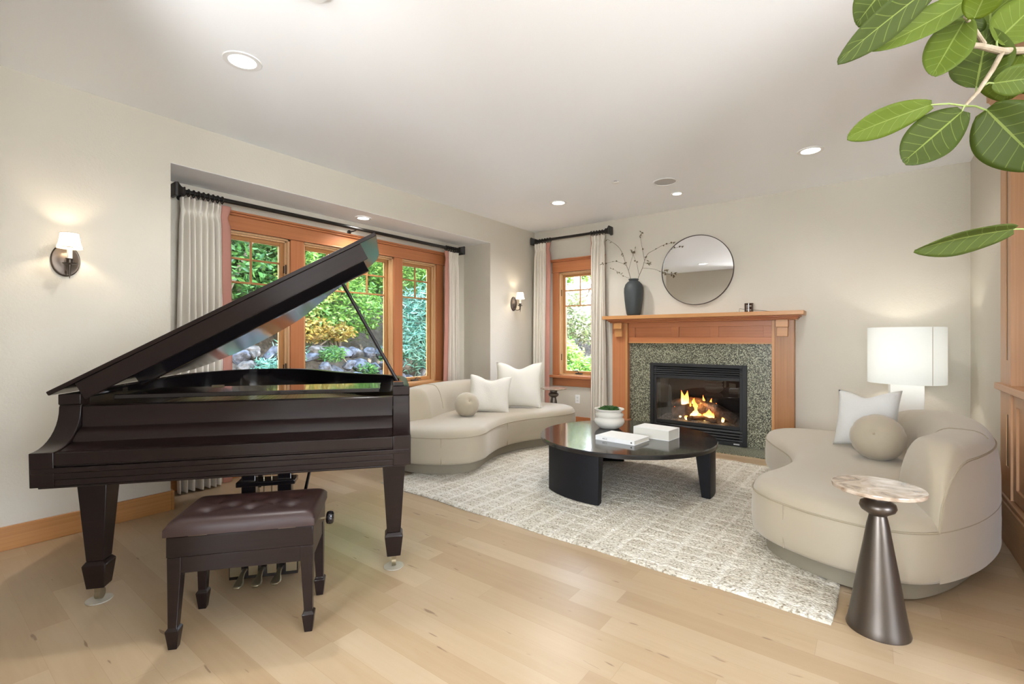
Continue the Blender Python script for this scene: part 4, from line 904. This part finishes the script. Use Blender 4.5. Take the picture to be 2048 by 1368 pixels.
for v0 in (.40, .86):
    mb = MB(); mb.box(UL+.043, UL+.048, v0, v0+.05, .905, .935).box(UL+.02, UL+.046, v0, v0+.05, RT+.0002, RT+.003); mb.build('lid_hinge', M('nickel', (.7, .7, .68), .25, metal=1), pa)
mb = MB(); mb.box(UR-.085, UR-.03, -.012, .05, RT+.001, RT+.022); mb.build('lid_lock_block', m_gloss, pa, bevel=.003)
# lid, hinged on the bass side
LA = 29.3; hz = RT+.012
lid = bpy.data.objects.new('lid_pivot_tmp', None)
lo = [Vector((p.x, p.y, 0)) for p in inset_open(ro, -.034)]
lo[0].y = lo[-1].y = -.035
pr = [(p.x-UL, p.y) for p in lo]
mb = MB(); mb.rings([[(a, v, z) for a, v in pr] for z in (0, .020)]); lid = mb.build('lid', m_mah, pa, loc=(UL, 0, hz), rot=(0, R(-LA), 0), smooth=True, bevel=.004)
m_under, nt, b = new_mat('lid_underside_lacquer'); setp(b, color=(.010, .008, .009), rough=.17, coat=.3, coatr=.15)
lid.data.materials.append(m_under)
for p in lid.data.polygons:
    if p.normal.z < -.9: p.material_index = 1
MB().box(.075, 1.475, -.030, -.012, -.082, -.0005).build('front_rail', m_mah, lid, bevel=.002)
MB().box(.10, 1.46, .415, .450, -.078, -.0005).build('stiffener', m_gloss, lid, bevel=.003)
MB().lathe([(.012, 0), (.013, -.01), (.010, -.016), (.001, -.017)], (1.44, .47, -.0005), 20).build('rubber_bumper', m_black, lid, smooth=True)
# prop stick
MB().tube([(1.352, .43, RT-.05), (1.003, .43, 1.548)], .0105, 10).build('prop_stick', m_mah, pa, smooth=True)
MB().box(1.325, 1.345, .41, .45, RT-.075, RT-.03).build('prop_socket', m_brass, pa)
# legs
def pleg(u, v, s=1.0):
    def sq(h, z, k=1): return [(u+a*h*k, v+b_*h*k, z) for a, b_ in ((-1, -1), (1, -1), (1, 1), (-1, 1))]
    t = MB().rings([sq(.064*s, .575), sq(.064*s, .545)]).rings([sq(.056*s, .545), sq(.034*s, .195)]).rings([sq(.034*s, .195), sq(.046*s, .178), sq(.034*s, .070)])
    return t.build('leg', m_mah, pa, bevel=.003)
for u, v in ((0, 0), (1.3096, 0), (.30, 1.42)):
    l = pleg(u, v)
    MB().box(u-.012, u+.012, v-.014, v+.014, .045, .072).build('caster_fork', m_brass, l)
    mb = MB(); k = 20; r = .024; mb.rings([[(u+x, v+.006+r*math.cos(2*PI*i/k), .031+r*math.sin(2*PI*i/k)) for i in range(k)] for x in (-.011, .011)]); mb.build('caster_wheel', m_brass, l, smooth=True)
    cc = thing('caster_cup', ('round metal caster cup under the left front leg of the piano', 'round metal caster cup under the right front leg of the piano', 'round metal caster cup under the rear leg of the piano')[[0, 1.3096, .30].index(u)], 'caster cup')
    cu_, su_ = math.cos(R(51.293)), math.sin(R(51.293)); cc.location = (-2.8195+u*cu_-v*su_, .5865+u*su_+v*cu_, 0)
    MB().lathe([(.046, .0006), (.050, .004), (.050, .008), (.040, .0065), (.001, .0065)], n=36).build('dish', M('dull_brass', (.46, .42, .34), .35), cc, smooth=True)
# pedal lyre
mb = MB(); mb.box(.575, .64, .04, .09, .10, .585).box(.74, .805, .04, .09, .10, .585); mb.build('lyre_post', m_gloss, pa, bevel=.004)
MB().box(.555, .825, .02, .11, .465, .49).build('lyre_crossbar', m_gloss, pa, bevel=.004)
mb = MB()
for u in (.672, .708): mb.tube([(u, .065, .10), (u, .065, .585)], .0035, 8)
mb.build('pedal_rod', m_brass, pa, smooth=True)
for s in (-1, 1): MB().tube([(.69+s*.11, .10, .12), (.69+s*.17, .46, .58)], .009, 8).build('lyre_brace', m_gloss, pa, smooth=True)
pb = MB(); pb.rings([[(u, v, z) for u, v in ((.535, -.01), (.845, -.01), (.845, .10), (.80, .17), (.58, .17), (.535, .10))] for z in (.028, .118)]); pb = pb.build('pedal_box', m_gloss, pa, bevel=.003)
for i, (a, b_) in enumerate(((.540, .590), (.622, .664), (.705, .747), (.79, .84))): MB().box(a, b_, -.0135, -.0105, .045, .112).build('brass_plate', m_brass, pb, bevel=.001)
for i, u in enumerate((.606, .685, .768)):
    mb = MB(); prf = [(0, .011, .075), (-.04, .010, .072), (-.07, .013, .062), (-.095, .021, .054), (-.12, .022, .051), (-.135, .012, .050)]
    mb.rings([[(u+a*w_, v-.01, z+b_*.0045) for a, b_ in ((-1, -.6), (-.6, -1), (.6, -1), (1, -.6), (1, .6), (.6, 1), (-.6, 1), (-1, .6))] for v, w_, z in prf]); mb.build('pedal', m_brass, pb, smooth='all')

# ------------------------------------------------------------------ piano bench
be = thing('piano_bench', 'dark piano bench with tufted brown leather seat in front of the piano', 'bench')
cu_, su_ = math.cos(R(51.293)), math.sin(R(51.293)); bu, bv = .727, -.325
be.location = (-2.8195+bu*cu_-bv*su_, .5865+bu*su_+bv*cu_, 0); be.rotation_euler = (0, 0, R(50.6))
HW, HD = .262, .160
for sx in (-1, 1):
    for sy in (-1, 1):
        cx_, cy_ = sx*(HW-.024), sy*(HD-.024)
        def sq(h, z, ox=0, oy=0): return [(cx_+a*h+ox, cy_+b_*h+oy, z) for a, b_ in ((-1, -1), (1, -1), (1, 1), (-1, 1))]
        o_ = (sx*.006, sy*.006)
        MB().rings([sq(.024, .355), sq(.0235, .30), sq(.016, .085, *o_), sq(.0235, .075, *o_), sq(.015, .0008, *o_)]).build('leg', m_mah, be, bevel=.002)
mb = MB(); mb.box(-HW+.045, HW-.045, -HD+.004, -HD+.024, .292, .355).box(-HW+.045, HW-.045, HD-.024, HD-.004, .292, .355).box(-HW+.004, -HW+.024, -HD+.045, HD-.045, .292, .355).box(HW-.024, HW-.004, -HD+.045, HD-.045, .292, .355)
mb.build('apron', m_mah, be, bevel=.002)
MB().box(-HW-.002, HW+.002, -HD-.002, HD+.002, .3555, .436).build('seat_box', m_mah, be, bevel=.004)
for x in (-.155, .165): MB().box(x-.032, x+.032, -HD-.004, -HD+.02, .4355, .4395).build('hinge', m_brass, be)
m_leather, nt, b = new_mat('brown_leather'); setp(b, color=(.030, .013, .011), rough=.42, coat=.05, coatr=.3)
mb = MB(); nx, ny = 56, 36; sw_, sd_ = HW+.012, HD+.014; btn = [(-.16+.32*i/2, y) for i in range(3) for y in (-.055, .055)]+[(-.08, 0), (.08, 0)]
rows = []
for j in range(ny+1):
    r = []
    for i in range(nx+1):
        u = -1+2*i/nx; v = -1+2*j/ny; x, y = sw_*u, sd_*v; e_ = min(1, (1-abs(u))*sw_/.05); f_ = min(1, (1-abs(v))*sd_/.05)
        z = .468+.030*(1-(1-e_)**2.5)**.5*(1-(1-f_)**2.5)**.5
        for a, c in btn: z -= .015*math.exp(-(((x-a)/.036)**2+((y-c)/.030)**2))
        r.append(mb.v((x*(1-.01*(1-e_*0)), y, z)))
    rows.append(r)
for a, b_ in zip(rows, rows[1:]):
    for i in range(nx): mb.f([a[i], a[i+1], b_[i+1], b_[i]])
per = [rows[0][i] for i in range(nx+1)]+[rows[j][nx] for j in range(1, ny+1)]+[rows[ny][i] for i in range(nx-1, -1, -1)]+[rows[j][0] for j in range(ny-1, 0, -1)]
low = [mb.v((p.co.x, p.co.y, .440)) for p in per]; k = len(per)
for i in range(k): mb.f([per[i], low[i], low[(i+1) % k], per[(i+1) % k]])
mb.f(low)
cush = mb.build('seat_cushion', m_leather, be, smooth=True, angle=60)
for a, c in btn: MB().ball((a, c, .4828), .006, 10, 6, .5).build('button', m_leather, cush, smooth='all')
for sx in (1, -1):
    mb = MB(); mb.tube([(sx*HW, .03, .395), (sx*(HW+.035), .03, .395)], .006, 10); kb = mb.build('knob_shaft', m_brass, be, smooth=True)
    mb = MB(); pr = [(.0, .018), (.004, .026), (.012, .0285), (.020, .0285), (.028, .026), (.032, .018)]
    mb.rings([[(sx*(HW+.026+x), .03+r*(1+.05*math.cos(8*a))*math.cos(a), .395+r*(1+.05*math.cos(8*a))*math.sin(a)) for a in [2*PI*i/40 for i in range(40)]] for x, r in pr]); mb.build('height_knob', m_gloss, kb, smooth='all')

# ------------------------------------------------------------------ potted indoor tree: its leaves reach into the top right of the view
m_fleaf, nt, b = new_mat('rubber_tree_leaf'); N = nt.nodes.new; L = nt.links.new
uvn = N('ShaderNodeUVMap'); uvn.uv_map = 'leaf'; s = N('ShaderNodeSeparateXYZ'); L(uvn.outputs[0], s.inputs[0])
def mth(op, a, bb=None):
    n = N('ShaderNodeMath'); n.operation = op
    for i, v in enumerate((a, bb)):
        if v is None: continue
        if isinstance(v, (int, float)): n.inputs[i].default_value = v
        else: L(v, n.inputs[i])
    return n.outputs[0]
au = mth('ABSOLUTE', s.outputs['X'])
mid = mth('LESS_THAN', au, mth('SUBTRACT', .050, mth('MULTIPLY', s.outputs['Y'], .035)))
ph = mth('FRACT', mth('MULTIPLY', mth('SUBTRACT', s.outputs['Y'], mth('MULTIPLY', mth('POWER', au, .8), .20)), 7.0))
sv = mth('MULTIPLY', mth('LESS_THAN', ph, .075), mth('LESS_THAN', au, .86)); vein = mth('MAXIMUM', mid, mth('MULTIPLY', sv, .5))
ob = N('ShaderNodeObjectInfo'); rr = N('ShaderNodeValToRGB'); rr.color_ramp.elements[0].color = (.045, .068, .004, 1); rr.color_ramp.elements[1].color = (.115, .165, .008, 1); L(ob.outputs['Random'], rr.inputs[0])
mx = N('ShaderNodeMixRGB'); L(vein, mx.inputs[0]); L(rr.outputs[0], mx.inputs[1]); mx.inputs[2].default_value = (.19, .24, .045, 1); L(mx.outputs[0], b.inputs['Base Color']); setp(b, rough=.55, spec=.3)
tn = N('ShaderNodeBsdfTranslucent'); L(mx.outputs[0], tn.inputs[0]); ms_ = N('ShaderNodeMixShader'); ms_.inputs[0].default_value = .38; L(b.outputs[0], ms_.inputs[1]); L(tn.outputs[0], ms_.inputs[2]); L(ms_.outputs[0], nt.nodes['Material Output'].inputs[0])
m_bark = M('pale_grey_bark', (.33, .27, .19), .85, bump=(60, .6, .004), var=(25, (.22, .17, .11))); m_pet = M('green_petiole', (.22, .28, .08), .6)
pl = thing('potted_rubber_tree', 'tall potted indoor tree whose large green leaves hang into the top right corner', 'plant', (.98, 1.22, 0))
MB().lathe([(.15, .001), (.165, .01), (.20, .30), (.205, .36), (.19, .36), (.18, .32), (.001, .31)], n=48).build('pot', m_stone, pl, smooth=True)
MB().lathe([(.179, .315), (.10, .325), (.001, .33)], n=32).build('soil', M('potting_soil', (.03, .02, .014), .95, bump=(90, 1, .01)), pl)
off = pl.location
joint = atd(2100, 98, 1.42); j2 = atd(2005, 103, 1.30); j3 = atd(1930, 212, 1.24); jt = atd(1917, 88, 1.24); j4 = atd(1962, 45, 1.20)
MB(off).tube(smooth_path([(.98, 1.22, .32), (.97, 1.22, .9), (1.0, 1.27, 1.4), (.90, 1.32, 1.75), tuple(atd(2250, 140, 1.50)), tuple(joint)], 6), [.020*(1-.5*i/30) for i in range(31)], 12).build('trunk', m_bark, pl, smooth=True)
MB(off).tube([joint, j2, atd(1960, 92, 1.26), jt], [.0095, .0095, .0075, .006], 10).build('branch', m_bark, pl, smooth=True)
MB(off).tube([j2, atd(1985, 140, 1.28), atd(1955, 185, 1.26), j3], [.0065, .0058, .005, .003], 10).build('branch', m_bark, pl, smooth=True)
MB(off).tube([atd(1968, 88, 1.27), atd(1950, 60, 1.24), atd(1930, 33, 1.2)], [.006, .005, .004], 10).build('branch', m_bark, pl, smooth=True)
MB(off).tube([joint, atd(2110, 300, 1.36), atd(2100, 455, 1.32), atd(2062, 464, 1.28)], [.008, .006, .004, .003], 10).build('branch', m_bark, pl, smooth=True)
def big_leaf(base, tip, wpx, zb, zt, roll=0, fold=.18, curl=.06, stem=None):
    b0 = atd(*base, zb); t0 = atd(*tip, zt); a = (t0-b0); Ln = a.length; a.normalize(); v = (atd(*base, 1)-Vector((0, 0, 1.2))).normalized()
    side = a.cross(v).normalized(); nn = side.cross(a).normalized()
    side, nn = side*math.cos(R(roll))+nn*math.sin(R(roll)), nn*math.cos(R(roll))-side*math.sin(R(roll))
    Wd = wpx/948*(zb+zt)/2/2; nl, nw = 18, 8; bm = bmesh.new(); uvl = bm.loops.layers.uv.new('leaf'); rows = []; uvs = {}
    for i in range(nl+1):
        s = i/nl; wprof = (math.sin(PI*min(1, (s*.94+.04)))**.62)*(1-.15*s); r = []
        for j in range(nw+1):
            q = -1+2*j/nw; p = b0+a*(Ln*s)+side*(Wd*wprof*q)-nn*(fold*Wd*abs(q)*wprof)+nn*(curl*Ln*(4*s*(1-s)))-nn*(.012*math.sin(9*s+2*q)*abs(q)*Wd*4)
            vt = bm.verts.new(p-off); r.append(vt); uvs[vt] = (q, s)
        rows.append(r)
    for x_, y_ in zip(rows, rows[1:]):
        for j in range(nw):
            f = bm.faces.new([x_[j], x_[j+1], y_[j+1], y_[j]])
            for lp_ in f.loops: lp_[uvl].uv = uvs[lp_.vert]
    me = bpy.data.meshes.new('leaf'); bm.to_mesh(me); bm.free(); me.materials.append(m_fleaf); me.polygons.foreach_set('use_smooth', [True]*len(me.polygons))
    o = bpy.data.objects.new('leaf', me); C.objects.link(o); o.parent = pl
    md = o.modifiers.new('t', 'SOLIDIFY'); md.thickness = .0008
    if stem is not None: MB(off).tube([stem, (stem+b0)/2+Vector((0, 0, .004)), b0+a*.004], [.0026, .0022, .002], 8).build('petiole', m_pet, o, smooth=True)
big_leaf((1880, -40), (1674, 124), 74, 1.15, 1.05, 20, .25, .02)
big_leaf((1965, -20), (1742, 100), 62, 1.18, 1.12, -20, .25, .05)
big_leaf((1800, -60), (1712, 50), 92, 1.22, 1.22, 10)
big_leaf((1931, 37), (1864, 152), 84, 1.22, 1.20, 0, stem=atd(1950, 60, 1.24))
big_leaf((1952, 176), (1975, 60), 104, 1.33, 1.36, 0, stem=atd(1953, 188, 1.26))
big_leaf((1984, 167), (2090, 152), 62, 1.30, 1.30, 0, stem=atd(1970, 170, 1.27))
big_leaf((1863, 209), (1694, 275), 62, 1.20, 1.10, 10, stem=j3)
big_leaf((1925, 222), (1806, 325), 96, 1.22, 1.14, 0, stem=j3)
big_leaf((1972, 219), (2090, 335), 128, 1.20, 1.14, 0, stem=j3)
big_leaf((2027, 458), (1829, 500), 66, 1.24, 1.12, 42, .5, .02, stem=atd(2062, 464, 1.28))
big_leaf((1992, 84), (2090, -10), 92, 1.33, 1.38, 0, stem=atd(1995, 98, 1.3))
big_leaf((1980, 85), (1982, -50), 96, 1.42, 1.45, 0, stem=atd(1985, 98, 1.3))
big_leaf((1948, 38), (1988, -50), 68, 1.12, 1.06, 0, stem=atd(1935, 40, 1.2))
big_leaf((2010, 108), (2015, 200), 90, 1.45, 1.5, 0, stem=j2)
big_leaf((1935, 25), (1905, 90), 84, 1.42, 1.45, 0, stem=atd(1940, 45, 1.22))
big_leaf((2100, -80), (2046, 40), 90, 1.5, 1.5, 0)
big_leaf((2040, 102), (2110, 190), 80, 1.36, 1.4, 0, stem=j2)

# ------------------------------------------------------------------ garden
m_bounce_peb = M('bounce_pebbles', (.50, .47, .42), .95, bump=(70, 1, .01), var=(120, (.68, .65, .60)))
m_earth = M('garden_earth', (.10, .075, .05), .95, bump=(12, 1, .05), var=(6, (.16, .12, .08)))
def ground(name, pts_fn, nx, ny, mat):
    mb = MB(); rows = [[mb.v(pts_fn(i/nx, j/ny)) for i in range(nx+1)] for j in range(ny+1)]
    for a, b_ in zip(rows, rows[1:]):
        for i in range(nx): mb.f([a[i], a[i+1], b_[i+1], b_[i]])
    o = mb.build(name, mat, smooth='all'); return o
def bank_h(x):  # height of the planted slope west of the house
    return -.05 if x > -5.9 else min(4.2, -.05+(-5.9-x)*.95)
rnd = random.Random(2)
struct(ground('ground', lambda s, t: (-4.62-11*s, -6+18*t, bank_h(-4.62-11*s)-.25+.06*math.sin(9*t*3+s*20)), 50, 40, m_earth))
def nbank(y): return -.05 if y < 7.3 else min(2.6, -.05+(y-7.3)*.5)
struct(ground('ground', lambda s, t: (-8+12*s, 5.86+8*t, nbank(5.86+8*t)-.12+.03*math.sin(14*s)), 30, 40, m_earth))
m_rock = M('grey_boulder', (.025, .025, .025), .9, bump=(14, 1, .04), var=(11, (.11, .11, .115)))
m_rock2 = M('tan_boulder', (.04, .032, .022), .9, bump=(14, 1, .04), var=(11, (.15, .125, .095)))
def rock(loc, r, seed, mat, label='rough boulder in the dry stone bank outside the large window', group='boulders of the bank outside the large window'):
    rd = random.Random(seed); mb = MB(); bmesh.ops.create_icosphere(mb.bm, subdivisions=4, radius=1)
    ax = [Vector((rd.gauss(0, 1), rd.gauss(0, 1), rd.gauss(0, 1))).normalized() for _ in range(13)]; dd = [rd.uniform(.50, .85) for _ in ax]
    sx_, sz_ = rd.uniform(.8, 1.5), rd.uniform(.6, .95); o3 = Vector((rd.uniform(0, 50), seed, 3))
    for v in mb.bm.verts:
        for a_, d_ in zip(ax, dd):
            k = v.co.dot(a_)
            if k > d_: v.co -= a_*(k-d_)*.93
        nz = mnoise.fractal(v.co*2.6+o3, 1, 2, 4)*.10
        v.co = Vector((v.co.x*r*(1+nz), v.co.y*r*sx_*(1+nz), v.co.z*r*sz_*(1+nz)))
    o = mb.build('boulder', mat, loc=loc, smooth=True, rot=(rd.uniform(-.3, .3), rd.uniform(-.3, .3), rd.uniform(0, 6)), angle=25)
    return tag(o, label, 'rock', group)
k = 0
for row, (x, z, r) in enumerate(((-5.80, .06, .20), (-5.92, .32, .19), (-6.06, .56, .17), (-6.22, .76, .15), (-6.40, .93, .15))):
    y = 1.9+.17*(row % 2)
    while y < 6.2:
        rr_ = r*rnd.uniform(.75, 1.15)
        if row > 0:
            gm = rnd.random() < .7
            rock((x+rnd.uniform(-.05, .05), y, z+rnd.uniform(-.05, .06)), rr_, k, m_rock if gm else m_rock2,
                 '%s boulder, %s course of the bank behind the %s pane of the large window' % ('grey' if gm else 'tan', ('', 'lowest', 'second', 'third', 'top')[row], 'left' if y < 3.2 else 'middle' if y < 4.9 else 'right'))
        y += rr_*rnd.uniform(1.5, 2.0); k += 1
GR = 'shrubs on the bank outside the large window'
lm_dark = leaf_mat('deep_green_leaf', (.025, .075, .018), (.055, .15, .03), (.12, .26, .05), tr=.4)
lm_mid = leaf_mat('fresh_green_leaf', (.06, .15, .02), (.13, .28, .04), (.28, .42, .09), tr=.45)
lm_yel = leaf_mat('yellow_green_leaf', (.20, .24, .04), (.38, .42, .10), (.60, .58, .22), tr=.45)
lm_och = leaf_mat('ochre_leaf', (.22, .13, .02), (.38, .24, .04), (.30, .28, .06), tr=.4)
lm_blue = leaf_mat('blue_green_needle', (.06, .17, .11), (.12, .30, .20), (.32, .50, .38), tr=.3)
lm_lime = leaf_mat('lime_leaf', (.10, .22, .03), (.24, .38, .06), (.45, .55, .16), tr=.5)
lm_pale = leaf_mat('pale_blossom_leaf', (.20, .26, .08), (.42, .44, .22), (.55, .45, .38), tr=.45)
def shrub(name, label, mat, blobs, count, size, seed, trunk, aspect=.42, group=None, **kw):
    t = thing(name, label, 'shrub' if 'tree' not in name else 'tree', (trunk[0][0], trunk[0][1], trunk[0][2]), 0, group)
    leaf_cloud('foliage', mat, t, blobs, count, size, seed, t.location, aspect, **kw)
    rd = random.Random(seed); mb = MB(t.location); r0 = trunk[1]; ends = [b[:3] for b in blobs]; base = Vector(trunk[0])
    for e_ in ends:
        e_ = Vector(e_); m1 = base.lerp(e_, .5)+Vector((rd.uniform(-.06, .06), rd.uniform(-.06, .06), .05))
        mb.tube(smooth_path([base, m1, e_+Vector((0, 0, .1))], 5), [r0*(1-.07*i) for i in range(11)], 8)
    mb.build('stems', M('shrub_bark', (.20, .15, .10), .9, bump=(30, .8, .01)), t, smooth=True)
    return t
shrub('evergreen_tree', 'dark leafy tree with a slanting trunk seen through the left pane of the large window', lm_dark, [(-7.0, 2.5, 2.9, .8, .75, .7), (-6.8, 3.4, 3.3, .8, .7, .6), (-7.2, 1.7, 2.4, .8, .8, .8), (-6.9, 2.8, 2.1, .5, .6, .4), (-7.3, 3.4, 2.5, .6, .6, .6)], 17000, .105, 11, ((-6.55, 2.15, .75), .05), .34)
shrub('leafy_shrub', 'dense green shrub above the rocks seen through the middle of the large window', lm_mid, [(-7.1, 4.1, 2.3, .7, .7, .7), (-6.9, 4.6, 1.7, .5, .6, .45), (-7.3, 4.9, 2.8, .8, .8, .7), (-6.8, 3.9, 1.5, .4, .5, .35)], 15000, .075, 12, ((-6.7, 4.3, .9), .03), .36)
shrub('yellow_shrub', 'bright yellow green shrub beside the window mullion, lit by the sun', lm_yel, [(-6.75, 3.55, 1.75, .35, .40, .40), (-6.8, 3.95, 2.0, .35, .35, .35)], 4200, .065, 13, ((-6.6, 3.55, 1.0), .02), .45)
shrub('ochre_shrub', 'low ochre leaved shrub just above the boulders', lm_och, [(-6.55, 3.75, 1.33, .25, .34, .17), (-6.6, 4.2, 1.30, .25, .25, .13)], 2600, .055, 14, ((-6.5, 3.8, 1.05), .015), .45)
shrub('feathery_shrub', 'feathery blue green shrub filling the right pane of the large window', lm_blue, [(-6.3, 6.0, 1.5, .5, .8, .65), (-6.35, 6.6, 1.9, .5, .8, .6), (-6.2, 5.5, 1.05, .4, .5, .40), (-6.3, 6.9, 1.2, .5, .6, .6)], 15000, .13, 15, ((-6.3, 6.1, .25), .03), .075)
shrub('willowy_shrub', 'light green willowy shrub at the top of the right pane of the large window', lm_mid, [(-7.0, 6.6, 2.7, .6, .9, .6), (-6.9, 5.7, 2.5, .5, .6, .5), (-7.3, 7.4, 2.9, .6, .8, .7)], 10000, .11, 16, ((-6.9, 6.2, .95), .03), .16)
shrub('background_hedge', 'tall dark hedge far up the bank behind the other shrubs', lm_dark, [(-8.6, 0.8, 3.2, .9, 1.4, 1.4), (-8.7, 3.2, 3.4, .9, 1.5, 1.5), (-8.7, 5.8, 3.5, .9, 1.5, 1.5), (-8.6, 8.4, 3.3, .9, 1.5, 1.5), (-8.2, 11, 3.0, .9, 1.5, 1.5)], 24000, .15, 17, ((-8.6, 4.5, 2.3), .06), .42)
shrub('creeping_plant', 'small dark green plant creeping among the boulders below the left pane of the large window', lm_blue, [(-6.05, 2.55, .62, .16, .22, .14), (-6.15, 2.95, .80, .15, .2, .12), (-6.3, 3.3, 1.0, .15, .2, .12)], 1500, .10, 31, ((-6.15, 2.8, .3), .01), .12)
shrub('creeping_plant', 'small green plant between the boulders under the middle window pane', lm_dark, [(-6.12, 4.4, .72, .12, .16, .10), (-6.28, 5.0, .95, .16, .25, .14), (-6.22, 3.9, .98, .14, .2, .10)], 1500, .055, 32, ((-6.2, 4.5, .4), .01), .35)
# outside the small back window
shrub('lime_shrub', 'lime green shrub low outside the small back window', lm_lime, [(-4.85, 8.1, .85, .35, .35, .28), (-5.2, 8.4, 1.0, .35, .35, .25)], 3800, .07, 21, ((-4.9, 8.1, .15), .015), .5)
shrub('leafy_shrub', 'dark green shrub below the lime shrub outside the small back window', lm_mid, [(-4.6, 7.7, .50, .35, .3, .22), (-4.2, 7.8, .6, .3, .3, .25)], 2600, .075, 22, ((-4.5, 7.7, .05), .015), .4)
shrub('blossom_shrub', 'pale blossoming shrub in full sun before the grey fence', lm_pale, [(-5.7, 9.2, 1.6, .5, .45, .45), (-5.0, 9.3, 1.5, .5, .4, .4), (-5.5, 9.4, 2.1, .4, .4, .3)], 6500, .075, 23, ((-5.4, 9.3, .7), .02), .5)
shrub('green_tree', 'fresh green tree above the fence outside the small back window', lm_lime, [(-6.2, 10.5, 3.1, .8, .6, .6), (-5.2, 10.6, 3.2, .6, .6, .5), (-7.2, 10.6, 3.0, .8, .6, .7)], 7000, .10, 24, ((-6.2, 10.8, 1.4), .04), .45)
m_fence = wood('weathered_grey_wood', (.30, .30, .28), (.46, .45, .43), 2, rough=.85)
fe = thing('garden_fence', 'weathered grey wooden fence outside the small back window', 'fence', (-5.4, 10.0, .9))
for x in (-7.0, -5.62, -4.24): MB(fe.location).box(x-.07, x+.07, 9.93, 10.07, .8, 2.75).build('post', m_fence, fe, bevel=.01)
m_fenceh = wood('weathered_grey_rail', (.30, .30, .28), (.46, .45, .43), 0, rough=.85)
for z in (1.25, 1.85, 2.45): MB(fe.location).box(-7.0, -4.24, 10.07, 10.11, z-.05, z+.05).build('rail', m_fenceh, fe, bevel=.005)
for i, (x, y, r) in enumerate(((-5.1, 7.45, .15), (-4.75, 7.4, .13), (-4.4, 7.35, .14), (-5.5, 7.5, .16), (-4.0, 7.3, .15))):
    rock((x, y, .12+.04*(i % 2)), r, 90+i, m_rock2, 'tan stone edging the planting bed outside the small back window', 'stones edging the bed outside the small back window')
struct(MB().box(-5.62, -4.6, -5, 5.9, -.14, -.02).build('gravel_path', m_bounce_peb))  # pale strip added to bounce sunlight up through the large window
# pale gravel path in the sun next to the house
m_grav = M('pale_gravel', (.60, .55, .46), .95, bump=(70, 1, .01), var=(120, (.75, .70, .62)))
o = MB().box(-6.5, 2, 5.95, 7.15, -.16, -.03).build('gravel_path', m_grav); struct(o)
